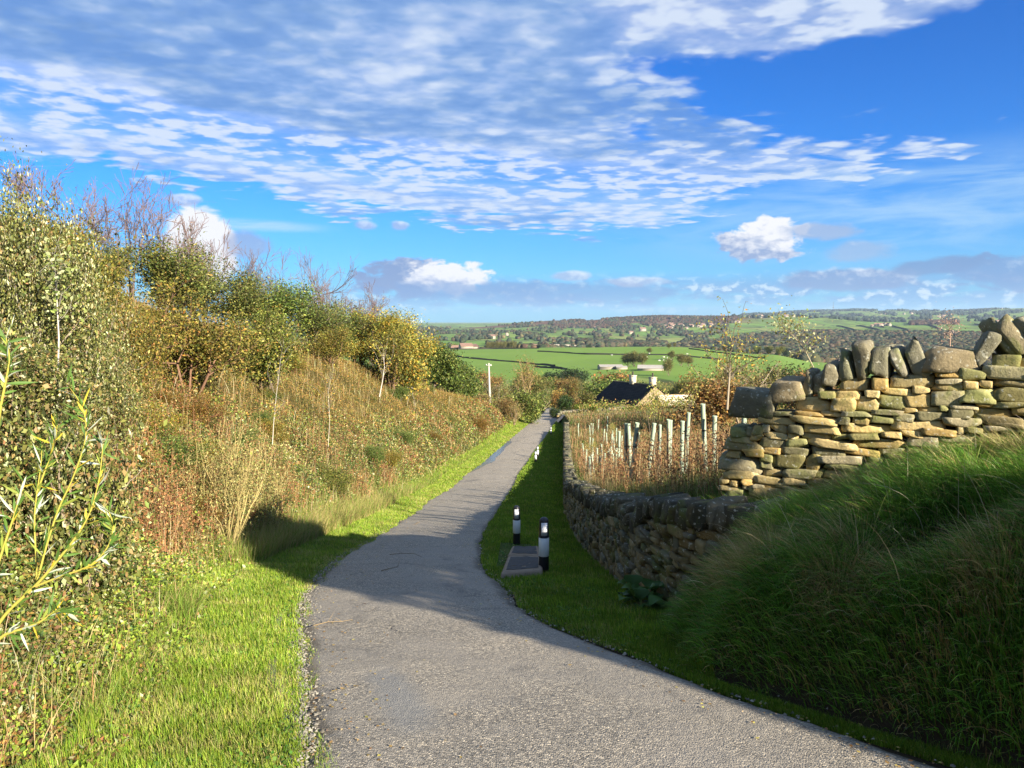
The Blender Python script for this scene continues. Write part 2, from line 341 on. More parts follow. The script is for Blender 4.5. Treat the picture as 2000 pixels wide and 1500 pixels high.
c=cumulus(c,1660,545,110,20,.2,.5,1.7,(.22,.36,.64),(.8,.86,.96),.9)
c=cumulus(c,1975,530,90,30,.0,.35,2.2,(.17,.33,.64),(.6,.74,.92),.85,an)
c=cumulus(c,1830,520,80,14,-.4,.6,1.5,(.17,.33,.62),(.4,.56,.8),.9,tilt=-.6)
for (a,b,cw) in ((712,440,16),(780,441,13),(355,390,24),(1110,540,30),(1240,550,40)): c=cumulus(c,a,b,cw*1.3,9,.4,.6,1.4,(.4,.5,.75),(.85,.9,.97),.75)
# below the horizon: plain ground-ish tone
c=N.mix(N.ss(el,0.,-.02),c,em((.10,.14,.12),K))
bg=N.n('ShaderNodeBackground'); N.lk(c,bg.inputs[0]); bg.inputs[1].default_value=SKYS; N.lk(bg.outputs[0],out.inputs[0])
W.cycles.sampling_method='MANUAL'; W.cycles.sample_map_resolution=256
S.view_settings.view_transform='Standard'; S.view_settings.look='None'; S.view_settings.exposure=EXPO; S.view_settings.gamma=1
S.cycles.max_bounces=5; S.cycles.diffuse_bounces=3; S.cycles.transmission_bounces=3; S.cycles.transparent_max_bounces=4; S.cycles.volume_bounces=0
S.cycles.use_denoising=True
# ---------------------------------------------------------------- ground sheet (one polar sheet out to the horizon)
def ground():
    az=np.concatenate([np.arange(-180,-46,2.5),np.arange(-46,46.01,.17),np.arange(48.5,180.1,2.5)])*np.pi/180; az[0]=-np.pi
    az=az[:-1] if abs(az[-1]-np.pi)<1e-6 else az
    r=[.25]
    while r[-1]<15500: r.append(r[-1]*(1.013 if r[-1]<4000 else 1.011))
    r=np.array(r); A,Rr=np.meshgrid(az,r); x=Rr*np.sin(A); y=Rr*np.cos(A); z=H(x,y)
    nb=len(az); V=np.stack([x.ravel(),y.ravel(),z.ravel()],1)
    V=np.concatenate([V,[[0,0,float(H(0.,0.))]]])
    i=np.arange(len(r)-1)[:,None]*nb; j=np.arange(nb)[None]; j2=(j+1)%nb
    F=np.stack([i+j,i+j2,i+nb+j2,i+nb+j],-1).reshape(-1,4)
    j=np.arange(nb); T=np.stack([j,np.full(nb,len(V)-1),(j+1)%nb],1)
    # colours: what covers the ground where
    X_,Y_=V[:,0],V[:,1]; yc=np.clip(Y_,-20,118); s=xl(yc)-X_; e0=X_-xr(yc); w=xw(np.clip(yc,6,78)); rr=np.hypot(X_,Y_)
    C=np.empty((len(V),3)); C[:]=(.06,.085,.02)
    n1=fbm(X_/3,Y_/3,21)[:,None]
    bank=np.array([.085,.06,.022])*(1-n1)+np.array([.05,.06,.018])*n1
    C=np.where((s>1.3)[:,None],bank,C)
    C=np.where((s>-.35)[:,None]&(s<.12)[:,None],np.array([.09,.08,.055]),C)
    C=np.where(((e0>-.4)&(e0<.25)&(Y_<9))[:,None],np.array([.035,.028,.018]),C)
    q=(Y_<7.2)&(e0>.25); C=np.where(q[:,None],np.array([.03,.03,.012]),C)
    fld=(X_>w+.3)&(Y_>7.2)&(Y_<105); C=np.where(fld[:,None],np.array([.10,.075,.035])*(1-n1)+np.array([.06,.07,.02])*n1,C)
    mid=(Y_>98)|(rr>110); scrub=np.array([.10,.085,.03])*(1-n1)+np.array([.06,.08,.025])*n1
    C=np.where((mid&(rr<400))[:,None],scrub,C)
    # far colour by distance: material does fields; flag through vertex colour near white
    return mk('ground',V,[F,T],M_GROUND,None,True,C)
def ground_mat():
    m,nt,out=mat('ground'); N=NT(nt); geo=N.n('ShaderNodeNewGeometry').outputs['Position']; vc=N.n('ShaderNodeVertexColor',layer_name='Col').outputs[0]
    sp=N.n('ShaderNodeSeparateXYZ'); N.lk(geo,sp.inputs[0]); X,Y,Z=sp.outputs
    r=N.m('SQRT',N.m('ADD',N.m('MULTIPLY',X,X),N.m('MULTIPLY',Y,Y))); azn=N.m('ARCTAN2',X,Y)
    flat=N.vec(X,Y,0.)
    near=N.mix(N.noise(geo,9.,5,.7),(.45,.45,.45),(1.55,1.5,1.4)); near=N.mix(1.,vc,near,'MULTIPLY')
    # fields
    wv=N.n('ShaderNodeVectorMath',operation='ADD'); N.lk(flat,wv.inputs[0])
    wn=N.n('ShaderNodeTexNoise'); N.lk(flat,wn.inputs['Vector']); wn.inputs['Scale'].default_value=.0016; wn.inputs['Detail'].default_value=2
    wm=N.n('ShaderNodeVectorMath',operation='SCALE'); N.lk(wn.outputs[1],wm.inputs[0]); wm.inputs['Scale'].default_value=300; N.lk(wm.outputs[0],wv.inputs[1])
    def cells(scale):
        mp=N.n('ShaderNodeMapping'); N.lk(wv.outputs[0],mp.inputs[0]); mp.inputs['Rotation'].default_value=(0,0,.45); mp.inputs['Scale'].default_value=(scale*1.7,scale*.8,0)
        v=N.n('ShaderNodeTexVoronoi',distance='CHEBYCHEV'); N.lk(mp.outputs[0],v.inputs['Vector']); v.inputs['Scale'].default_value=1; v.inputs['Randomness'].default_value=.75
        e=N.n('ShaderNodeTexVoronoi',feature='DISTANCE_TO_EDGE'); N.lk(mp.outputs[0],e.inputs['Vector']); e.inputs['Scale'].default_value=1; e.inputs['Randomness'].default_value=.75
        v2=N.n('ShaderNodeTexVoronoi'); N.lk(mp.outputs[0],v2.inputs['Vector']); v2.inputs['Scale'].default_value=1; v2.inputs['Randomness'].default_value=.75
        sc=N.n('ShaderNodeSeparateColor'); N.lk(v2.outputs['Color'],sc.inputs[0]); return sc.outputs[0],e.outputs['Distance']
    c1,e1=cells(1/170.); 
    fcol=N.ramp(c1,[(0,(.11,.20,.04)),(.25,(.14,.23,.045)),(.45,(.17,.24,.055)),(.62,(.22,.23,.075)),(.78,(.12,.19,.045)),(1,(.25,.23,.10))],'CONSTANT')
    fcol=N.mix(N.noise(flat,.02,4,.6),fcol,N.mix(.6,fcol,(.13,.2,.04)))
    line=N.ss(e1,.03,.012); wall=N.mix(N.m('MULTIPLY',line,.85),fcol,(.03,.035,.02))
    # the big pasture
    big=N.mix(N.noise(flat,.012,5,.65),(.105,.185,.035),(.165,.245,.05)); big=N.mix(N.m('MULTIPLY',N.ss(N.noise(flat,.09,4,.7),.5,.75),.35),big,(.14,.17,.045))
    bm=N.m('MULTIPLY',N.ss(r,330,420),N.ss(r,1150,1080)); 
    far=N.mix(bm,wall,big)
    # moorland on the far ridge
    mn=N.noise(flat,.003,4,.6)
    moor=N.m('MULTIPLY',N.ss(N.m('ADD',r,N.m('MULTIPLY',mn,900)),4300,4500),N.ss(r,5600,5300)); moor=N.m('MULTIPLY',moor,N.ss(azn,.36,.28)); moor=N.m('MULTIPLY',moor,N.ss(azn,-.09,-.05))
    far=N.mix(moor,far,N.mix(mn,(.085,.045,.03),(.14,.08,.05)))
    # dull valley scrub patches
    vs=N.m('MULTIPLY',N.ss(N.noise(flat,.0045,4,.6),.52,.58),N.ss(r,1100,1300)); far=N.mix(N.m('MULTIPLY',vs,.55),far,(.07,.085,.035))
    f=N.ss(N.m('ADD',r,N.m('MULTIPLY',N.noise(flat,.02,3,.5),90)),330,400); c=N.mix(f,near,far)
    bp=N.bump(N.noise(geo,30.,4,.7),.6,.03)
    N.lk(N.bsdf(c,.95,.05,bp),out.inputs[0]); return m
M_GROUND=ground_mat(); g=ground(); tag(g,kind='structure')
# ---------------------------------------------------------------- road
def road_mat():
    m,nt,out=mat('asphalt'); N=NT(nt); p=N.n('ShaderNodeNewGeometry').outputs['Position']
    v=N.n('ShaderNodeTexVoronoi'); N.lk(p,v.inputs['Vector']); v.inputs['Scale'].default_value=95
    sc=N.n('ShaderNodeSeparateColor'); N.lk(v.outputs['Color'],sc.inputs[0])
    patch=N.noise(p,.55,4,.55,.6); chip=N.ss(N.m('ADD',patch,N.m('MULTIPLY',N.noise(p,3.,3,.6),.25)),.50,.72)
    base=N.mix(N.noise(p,2.2,4,.6),(.235,.207,.168),(.315,.28,.23)); 
    speck=N.ramp(sc.outputs[0],[(0,(.40,.40,.40)),(.5,(.9,.9,.88)),(.85,(1.4,1.36,1.28)),(1,(2.3,2.2,1.95))])
    sp2=N.mix(N.m('ADD',.35,N.m('MULTIPLY',chip,.65)),(1,1,1),speck); c=N.mix(1.,base,sp2,'MULTIPLY')
    c=N.mix(N.m('MULTIPLY',N.ss(N.noise(p,.9,5,.7,.8),.54,.7),.5),c,(.095,.09,.082))
    cr=N.n('ShaderNodeTexVoronoi',feature='DISTANCE_TO_EDGE'); pm=N.n('ShaderNodeVectorMath',operation='ADD'); N.lk(p,pm.inputs[0]); nn=N.n('ShaderNodeTexNoise'); N.lk(p,nn.inputs['Vector']); nn.inputs['Scale'].default_value=2.5; nn.inputs['Detail'].default_value=4; N.lk(nn.outputs[1],pm.inputs[1]); N.lk(pm.outputs[0],cr.inputs['Vector']); cr.inputs['Scale'].default_value=.55
    crk=N.m('MULTIPLY',N.ss(cr.outputs['Distance'],.012,.004),N.ss(N.noise(p,.5,2,.5),.56,.66)); c=N.mix(N.m('MULTIPLY',crk,.45),c,(.03,.03,.028))
    vc=N.n('ShaderNodeSeparateColor'); N.lk(N.n('ShaderNodeVertexColor',layer_name='Col').outputs[0],vc.inputs[0]); dirt=N.ss(N.m('ADD',vc.outputs[0],N.m('MULTIPLY',N.m('SUBTRACT',N.noise(p,9.,5,.7),.5),.9)),.25,.75)
    c=N.mix(N.m('MULTIPLY',dirt,.8),c,N.mix(N.noise(p,40.,3,.7),(.045,.036,.022),(.13,.105,.07))); c=N.mix(N.m('MULTIPLY',vc.outputs[1],.7),c,(.22,.215,.20))
    h=N.m('ADD',N.m('MULTIPLY',v.outputs['Distance'],-.55),N.m('MULTIPLY',N.noise(p,28.,4,.6),.7)); h=N.m('SUBTRACT',h,N.m('MULTIPLY',crk,1.5))
    b=N.bump(h,.85,.011); b2=N.n('ShaderNodeBump'); b2.inputs['Strength'].default_value=.5; b2.inputs['Distance'].default_value=.05; N.lk(N.noise(p,1.6,4,.6),b2.inputs['Height']); N.lk(b,b2.inputs['Normal'])
    N.lk(N.bsdf(c,.82,.3,b2.outputs[0]),out.inputs[0]); return m
M_ROAD=road_mat()
def strip(name,ys,fl,fr,fz,nx,m,jitter=0.):
    V=[];F=[]
    for a,y in enumerate(ys):
        l,r=fl(y),fr(y)
        if jitter: l+=(float(vn(y*4,0,31))-.5)*jitter+(float(vn(y*15,0,33))-.5)*jitter*.6; r+=(float(vn(y*4,0,32))-.5)*jitter+(float(vn(y*15,0,34))-.5)*jitter*.6
        for u in np.linspace(0,1,nx): x=l+(r-l)*u; V.append((x,y,fz(x,y,u)))
    V=np.array(V); i=np.arange(len(ys)-1)[:,None]*nx; j=np.arange(nx-1)[None]; F=np.stack([i+j,i+j+1,i+nx+j+1,i+nx+j],-1).reshape(-1,4)
    return mk(name,V,F,m,None,True)
ys=np.concatenate([np.arange(-18,2,.25),np.arange(2,20,.05),np.arange(20,124,.25)])
def rz_(x,y,u):
    edge=min(u,1-u); z=float(zr(y))+.006+.035*math.sin(u*math.pi)+(float(fbm(x*.9,y*.9,41))-.5)*.035
    return z if edge>1e-6 else z-.03
rd=strip('road',ys,lambda y:float(xl(y)),lambda y:float(xr(y)),rz_,22,M_ROAD,.1); tag(rd,kind='structure')
def road_marks():
    me=rd.data; n=len(me.vertices); a=np.empty(n*3,np.float32); me.vertices.foreach_get('co',a); a=a.reshape(-1,3); x,y=a[:,0],a[:,1]
    e=np.minimum(x-xl(y),xr(y)-x); c=np.ones((n,4),np.float32); c[:,0]=np.clip(1-e/(.10+.30*fbm(x*1.1,y*1.1,141)),0,1)
    q=onroad(775,1370); u=(x-q[0])*math.cos(.35)+(y-q[1])*math.sin(.35); v=-(x-q[0])*math.sin(.35)+(y-q[1])*math.cos(.35); c[:,1]=smooth(1.25-np.hypot(u/.14,v/.75),0,.5); c[:,2]=0
    ca=me.color_attributes.new('Col','FLOAT_COLOR','POINT'); ca.data.foreach_set('color',c.ravel())
road_marks()
# branch lane that leaves to the right past the end of the low wall
ys2=np.linspace(0,1,40)
bv=[];bf=[]
for k,t in enumerate(np.linspace(0,1,40)):
    cx=4.2+t*34; cy=84.5+6*t*t+ .5*math.sin(t*3)
    for u in np.linspace(-1.6,1.6,7): bv.append((cx,cy+u,max(float(H(cx,cy+u)),float(H(cx+.3,cy+u)))+.06))
i=np.arange(39)[:,None]*7;j=np.arange(6)[None]
b_=mk('lane',np.array(bv),np.stack([i+j,i+j+1,i+7+j+1,i+7+j],-1).reshape(-1,4),M_ROAD,None,True); tag(b_,kind='structure')
# ---------------------------------------------------------------- dry stone walls
def stone_mat():
    m,nt,out=mat('gritstone'); N=NT(nt); p=N.n('ShaderNodeNewGeometry').outputs['Position']; c=N.n('ShaderNodeVertexColor',layer_name='Col').outputs[0]
    a=N.noise(p,7.,5,.65); c=N.mix(1.,c,N.mix(a,(.5,.5,.5),(1.45,1.42,1.35)),'MULTIPLY')
    c=N.mix(N.m('MULTIPLY',N.ss(N.noise(p,3.1,4,.6,.5),.52,.66),.55),c,(.14,.16,.04))          # algae
    c=N.mix(N.m('MULTIPLY',N.ss(N.noise(p,21.,3,.6),.60,.66),.6),c,(.48,.47,.38))               # lichen
    c=N.mix(N.m('MULTIPLY',N.ss(N.noise(p,11.,4,.7,.8),.60,.70),.5),c,(.05,.045,.03))
    h=N.m('ADD',N.noise(p,38.,5,.7),N.m('MULTIPLY',a,1.2)); N.lk(N.bsdf(c,.9,.15,N.bump(h,.75,.016)),out.inputs[0]); return m
M_STONE=stone_mat()
def grid_box(n=5):
    V=[];F=[];idx={}
    def vid(p):
        k=tuple(np.round(p,5))
        if k not in idx: idx[k]=len(V); V.append(p)
        return idx[k]
    for ax in range(3):
        for sg in(-1,1):
            for i in range(n):
                for j in range(n):
                    q=[]
                    for (a,b) in ((0,0),(1,0),(1,1),(0,1)):
                        p=[0,0,0]; p[ax]=sg; p[(ax+1)%3]=-1+2*(i+a)/n; p[(ax+2)%3]=-1+2*(j+b)/n; q.append(vid(p))
                    F.append(q if sg>0 else q[::-1])
    return np.array(V,float),np.array(F)
GB={n:grid_box(n) for n in(2,3,5,7)}
def stone(half,seed,n=5,rough=.12,sharp=5.,wedge=.25):
    """irregular split block: box grid pulled towards a superquadric, faces cut by random planes"""
    V,F=GB[n]; r=np.random.default_rng(seed); U=V.copy()
    p=sharp; nrm=(np.abs(U)**p).sum(1)**(1/p); U=U/nrm[:,None]
    # move the eight corners about, so that every block is its own wedge
    w=(U+1)/2; cj=r.normal(0,wedge*.55,(2,2,2,3)); cj[...,1]*=.5; D_=np.zeros_like(U)
    for i in(0,1):
        for j in(0,1):
            for k in(0,1): D_+=((w[:,0] if i else 1-w[:,0])*(w[:,1] if j else 1-w[:,1])*(w[:,2] if k else 1-w[:,2]))[:,None]*cj[i,j,k]
    U=U+D_
    for k in range(3):
        d=r.normal(size=3)*[1,.6,1.]; d/=np.linalg.norm(d); lim=r.uniform(.92,1.2); t=U@d; ex=np.maximum(t-lim,0); U-=ex[:,None]*d*.97
    o=seed*3.7
    for ax in range(3): U[:,ax]+= (fbm(U[:,(ax+1)%3]*1.5+o,U[:,(ax+2)%3]*1.5+U[:,ax]*1.3+o,ax+seed%97,3)-.5)*rough*2
    return U*np.asarray(half,float),F
SCOL=np.array([(.42,.34,.18),(.36,.29,.15),(.31,.26,.15),(.24,.21,.13),(.20,.19,.10),(.38,.28,.13),(.25,.24,.17),(.22,.23,.12),(.46,.38,.22),(.18,.175,.12),(.28,.26,.20)])
def scol(r): return SCOL[r.integers(len(SCOL))]*r.uniform(.75,1.2)
def rotm(ax,a):
    return np.array(Matrix.Rotation(a,3,ax))
class Path:
    def __init__(s,pts):
        s.p=np.array(pts,float); d=np.hypot(*np.diff(s.p[:,:2],axis=0).T); s.s=np.concatenate([[0],np.cumsum(d)]); s.L=s.s[-1]
    def at(s,q): return np.array([np.interp(q,s.s,s.p[:,k]) for k in range(s.p.shape[1])])
    def frame(s,q):
        a=s.at(max(q-.2,0));b=s.at(min(q+.2,s.L)); t=np.array([b[0]-a[0],b[1]-a[1],0]); t/=np.linalg.norm(t); return t,np.array([-t[1],t[0],0])
def build_wall(name,pts,label,seed,thick=.46,tilt=.3,hs=(.06,.15),ls=(.14,.42),copes=None,cope_auto=(.09,.20,.24,.36),s_detail=99,lean=0.,cat='wall',front=1,topcut=0.,tint=(1,1,1),group=None):
    """pts: x,y,zbottom,ztop (ztop = top of the courses, copings stand on it)"""
    pa=Path(pts); r=np.random.default_rng(seed); root=thing(name,(pa.p[0,0],pa.p[0,1],pa.p[0,2]),label,cat,group); o=np.array(root.location); tint=np.array(tint)
    A=Acc(); top={}
    qs=np.linspace(0,pa.L,400); zb=np.array([pa.at(q)[2] for q in qs]); zt=np.array([pa.at(q)[3] for q in qs])
    g0=zb[0]; gz=lambda q: tilt*np.interp(q,qs,zb)+(1-tilt)*g0
    lo=(zb-np.array([gz(q) for q in qs])).min()-.1; hi=(zt-np.array([gz(q) for q in qs])).max()
    c=lo; sd=seed*1000; topz=np.full(400,-99.)
    while c<hi:
        hh=r.uniform(*hs)*(1.0 if r.random()>.18 else 1.35); q=-r.uniform(0,.12)
        while q<pa.L:
            L=r.uniform(*ls)*(1.25 if hh>np.mean(hs) else .95); 
            if r.random()<.14: L*=.5
            qc=q+L/2; qq=min(max(qc,.01),pa.L-.01); z=gz(qq)+c
            zb_,zt_=np.interp(qq,qs,zb),np.interp(qq,qs,zt)
            if z+hh*.45>zb_-.22 and z+hh*.75<zt_+.03:
                P0=pa.at(qq); t,n=pa.frame(qq)
                far=qq>s_detail; ng=3 if far else 5
                endc=qc<.34 or qc>pa.L-.34
                pieces=[(z,hh)] if (r.random()>.2 or hh<.11) else [(z,hh*.48),(z+hh*.5,hh*.5)]
                for (z1,h1) in pieces:
                    for side in ((front,) if far else ((0,) if endc else (front,-front))):
                        sd+=1; dep=thick/2 if side==0 else r.uniform(.10,.14)
                        off=0 if side==0 else side*(thick/2-dep+r.normal(0,.024))
                        V,F=stone((L/2*1.06,dep,h1/2*1.08),sd,ng,.06,r.uniform(12,40),.24)
                        M=rotm('Y',r.normal(0,.035))@rotm('Z',r.normal(0,.05)); V=V@M.T
                        bat=1-.10*((z1-zb_)/max(zt_-zb_,.3))
                        W_=np.outer(V[:,0],t)+np.outer(V[:,1]+off*bat,n); W_[:,2]+=V[:,2]
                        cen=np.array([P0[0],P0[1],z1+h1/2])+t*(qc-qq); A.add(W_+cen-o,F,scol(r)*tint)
                m_=(qs>q)&(qs<q+L); topz[m_]=np.maximum(topz[m_],z+hh)
            q+=L+r.uniform(.0,.012)
        c+=hh
    A.build('stonework',M_STONE,root,False)
    # rubble core so that no light passes through
    V=[];nq=max(8,int(pa.L/.5))
    for q in np.linspace(.12,pa.L-.12,nq):
        P0=pa.at(q);t,n=pa.frame(q); w=thick/2-.13
        for (sg,z) in ((-1,P0[2]-.2),(1,P0[2]-.2),(1,P0[3]-.14),(-1,P0[3]-.14)): V.append([P0[0]+n[0]*w*sg,P0[1]+n[1]*w*sg,z])
    V=np.array(V)-o; i=np.arange(nq-1)[:,None]*4; j=np.arange(4)[None]; j2=(j+1)%4
    F=np.stack([i+j,i+j2,i+4+j2,i+4+j],-1).reshape(-1,4); F=np.concatenate([F,[[3,2,1,0],[4*nq-4,4*nq-3,4*nq-2,4*nq-1]]])
    mk('rubble_core',V,F,M_CORE,root)
    # copings
    topz=np.where(topz<-50,zt,topz); cl=copes; q=.0; k=0; rest=Acc(); 
    while q<pa.L-.05:
        if cl and k<len(cl): L,h,tl,dp=cl[k]
        else: L=r.uniform(*cope_auto[:2]); h=r.uniform(*cope_auto[2:]); tl=r.normal(lean,9); dp=r.uniform(.2,.27)
        qc=min(q+L/2,pa.L-.01); P0=pa.at(qc);t,n=pa.frame(qc); m_=(qs>=q-.02)&(qs<=q+L+.02); base=(topz[m_].mean()*.5+topz[m_].max()*.5) if m_.any() else P0[3]
        sd+=1; far=qc>s_detail
        V,F=stone((L/2*1.06,dp,h/2),sd,3 if far else 5,.08,r.uniform(9,24),.42)
        a=rad(tl); M=rotm('Y',a)@rotm('Z',r.normal(0,.12)); V=V@M.T; V[:,2]-=V[:,2].min()
        W_=np.outer(V[:,0],t)+np.outer(V[:,1],n); W_[:,2]+=V[:,2]; cen=np.array([P0[0],P0[1],base-.025]); cc=scol(r)*tint; cc=(cc*.45+cc.mean()*.55*np.array([1.0,.98,.80]))*.74
        if far or k>=95: rest.add(W_+cen-o,F,cc)
        else: mk('coping_stone',W_+cen-o,F,M_STONE,root,False,np.broadcast_to(cc,(len(V),3)))
        q+=L*(1+.06*r.random()); k+=1
    if rest.V: tag(rest.build('coping_stone',M_STONE,root,True),kind='stuff')
    return root
M_CORE=simple('wall_core',(.03,.026,.02),.95,.05,.3,9)
# upper wall: survey of its foot and of the top of its courses
def UW(px,py,y): 
    d=pdir(px,py); k=y/d[1]; return EYE+d*k
uA=UW(1413,1012,9.0); uT=UW(1440,850,9.0); uB=UW(1700,985,8.15); uBT=UW(1700,738,8.15); uC=UW(2000,850,7.45); uCT=UW(2000,700,7.45)
up=[(2.72,8.95,-.88,float(uT[2])+.02),(3.1,8.72,-.6,float(UW(1520,805,8.72)[2])),(3.95,8.15,-.35,float(uBT[2])),(4.9,7.68,.1,float(UW(1890,728,7.68)[2])),(5.25,7.45,.2,float(uCT[2])+.1),(6.6,6.5,.75,2.05),(8.2,5.2,1.2,2.6),(9.0,3.6,1.5,2.95)]
cps=[(.46,.34,4,.25),(.33,.26,-2,.24),(.11,.30,6,.2),(.12,.28,-4,.2),(.15,.27,8,.2),(.12,.33,-14,.2),(.16,.37,-10,.22),(.20,.34,3,.22),(.13,.34,-22,.2),(.14,.36,-20,.2),(.46,.26,3,.24),(.12,.34,26,.2),(.10,.40,-34,.2),(.15,.40,-38,.2),(.14,.30,-42,.2),(.2,.28,-30,.2),(.34,.34,24,.24),(.3,.25,4,.25),(.44,.2,3,.25)]
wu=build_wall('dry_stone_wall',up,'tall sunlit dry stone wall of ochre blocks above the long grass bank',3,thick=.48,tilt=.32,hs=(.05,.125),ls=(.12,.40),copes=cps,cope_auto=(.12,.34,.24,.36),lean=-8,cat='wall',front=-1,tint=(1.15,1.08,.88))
lp=[]
for y in (6.6,7.3,8,9,10.5,12,14,16,18,20,23,26,30,35,40,45,52,60,68,72.5):
    x=float(xw(y))+.22; zb=float(zr(y))-.12; hh=(1.02 if y<22 else .95)
    lp.append((x,y,zb,zb+hh-(.12 if y<7 else 0)))
cps2=[(.34,.30,12,.24),(.30,.34,-14,.24),(.26,.30,16,.22),(.22,.3,-20,.22)]
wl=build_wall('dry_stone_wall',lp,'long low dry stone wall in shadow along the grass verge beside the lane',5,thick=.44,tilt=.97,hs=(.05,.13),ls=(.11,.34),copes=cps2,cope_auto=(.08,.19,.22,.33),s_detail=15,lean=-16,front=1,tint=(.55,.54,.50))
# wall on the far side of the lane junction, and the gatepost stones by the bend
w3=build_wall('dry_stone_wall',[(5.3,86.5,zr(86.5)-.2,zr(86.5)+.75),(8.5,89,zr(89)-.2,zr(89)+.9),(14,93,zr(93)-.2,zr(93)+.95)],'short far wall of grey stone beyond the junction with the branch lane',8,tilt=.9,s_detail=0,ls=(.25,.6),hs=(.12,.22),cope_auto=(.2,.4,.25,.4),front=-1,tint=(.8,.8,.8))
# ---------------------------------------------------------------- bollards
M_BLK=simple('black_plastic',(.012,.012,.015),.42,.5,.35,30,.05); M_WHT=simple('white_band',(.74,.75,.71),.55,.3,.12,9); M_REF=simple('reflector_sheet',(.72,.74,.76),.7,.1,.08,30)
def make_bollard(loc,label,rz):
    t=thing('bollard',loc,label,'bollard','black and white verge bollards',rz)
    r=.077
    V,F=lathe([(r*.98,-.25),(r*1.05,0),(r*1.0,.30)],24); b=mk('base',V,F,M_BLK,t,True)
    V,F=lathe([(r*1.0,.298),(r*1.055,.302),(r*1.04,.585),(r*.98,.59)],24); mk('white_band',V,F,M_WHT,t,True)
    pr=[(r*.98,.585),(r*1.05,.592),(r*1.05,.615),(r*.99,.62),(r*.94,.83)]+[(r*.94*math.cos(a),.83+.072*math.sin(a)) for a in np.linspace(.15,1.5,7)]+[(.0005,.903)]
    V,F=lathe(pr,24); h=mk('cap',V,F,M_BLK,t,True)
    # reflective plate bent round the face towards the camera, its own raised rim
    an=np.linspace(-.62,.62,9)-math.pi/2; Vs=[]; 
    for z in (.632,.828):
        for a in an: Vs.append(((r*1.0+.004)*math.cos(a),(r*1.0+.004)*math.sin(a),z))
    for z in (.632,.828):
        for a in an: Vs.append(((r*.9)*math.cos(a),(r*.9)*math.sin(a),z))
    Vs=np.array(Vs); F=[]
    for i in range(8): F+= [[i,i+1,i+10,i+9],[i,i+18,i+19,i+1],[9+i,10+i,28+i,27+i]]
    F+=[[0,9,27,18],[8,26,35,17]]
    mk('reflector',Vs,np.array(F),M_REF,t,True)
    return t
def gz_(x,y): return float(H(x,y))
p1=P(1062,1122,11.4); p2=P(1009,1067,16.0)
b1=make_bollard((p1[0],p1[1],p1[2]),'black and white bollard standing in grass on the near side of the stone slabs',.05)
b2=dup(b1,(p2[0],p2[1],p2[2]),-.05,1,'black and white bollard behind the dark topped stone slabs')
p3=P(1046,906,52.); p3b=P(1050,901,55.); p4=P(1076,851,72.)
for p,l,s_ in ((p3,'far bollard on the lane edge just in front of its taller twin',1.),(p3b,'far bollard half hidden behind another bollard mid way down the verge',1.06),(p4,'farthest tiny bollard near the end of the grass verge by the junction',1.)):
    dup(b1,(p[0],p[1],gz_(p[0],p[1])-.02),0,s_,l)
# ---------------------------------------------------------------- stone slabs at the verge (old culvert cover)
M_SLAB=simple('slab_stone',(.26,.20,.14),.9,.15,.4,12,.5); M_TAR=simple('old_tar',(.065,.06,.055),.85,.25,.45,40,.6)
def slab(cor,zt,label,topmat,hgt=.2,seed=1):
    c=np.array(cor,float); cc=c.mean(0); t=thing('stone_slab',(cc[0],cc[1],cc[2]),label,'slab','stone slabs between the two near bollards')
    n=20; u,v=np.meshgrid(np.linspace(0,1,n),np.linspace(0,1,n)); g=((c[0]*(1-u[...,None])+c[1]*u[...,None])*(1-v[...,None])+(c[3]*(1-u[...,None])+c[2]*u[...,None])*v[...,None]).reshape(-1,3)-cc
    g[:,2]+=(fbm(g[:,0]*9+seed,g[:,1]*9,seed)-.5)*.03; edge=np.minimum.reduce([u,1-u,v,1-v]).ravel(); g[:,2]-=.03*(edge<.01)
    b=g.copy(); b[:,2]-=hgt; b[:,:2]*=1.06
    i=np.arange(n-1)[:,None]*n; j=np.arange(n-1)[None]; F=np.stack([i+j,i+j+1,i+n+j+1,i+n+j],-1).reshape(-1,4)
    bd=[k for k in range(n)]+[n-1+n*k for k in range(1,n)]+[n*n-1-k for k in range(1,n)]+[n*(n-1)-n*k for k in range(1,n-1)]
    bd=np.array(bd); b2_=np.roll(bd,-1); Fs=np.stack([b2_,bd,bd+n*n,b2_+n*n],1)
    mk('block',np.concatenate([g,b]),np.concatenate([F,Fs]),M_SLAB,t)
    k=topmat
    if k:
        m=(edge>.08); g2=g.copy(); g2[:,2]+=.006+.01*(fbm(g[:,0]*14,g[:,1]*14,seed+5)-.4); keep=[f for f in F if m[f].all() and (fbm(g[f[0],0]*6,g[f[0],1]*6,seed+9)>.25)]
        if keep: mk('tar_topping',g2,np.array(keep),M_TAR,t,True)
    return t
def onz(px,py,dz):
    q=onroad(px,py); d=pdir(px,py); 
    for _ in range(6):
        z=float(zr(q[1]))+dz; k=(z-EYE[2])/d[2]; q=EYE+d*k
    return q
s1=[onz(978,1118,.10),onz(1060,1112,.10),onz(1058,1086,.12),onz(992,1084,.12)]
s2_=[onz(992,1082,.13),onz(1056,1084,.13),onz(1052,1066,.15),onz(1000,1066,.15)]
slab(s1,0,'nearer brown stone slab with patchy tar between the two bollards',True,.24,3); slab(s2_,0,'farther stone slab with dark tar top at the foot of the second bollard',True,.24,6)
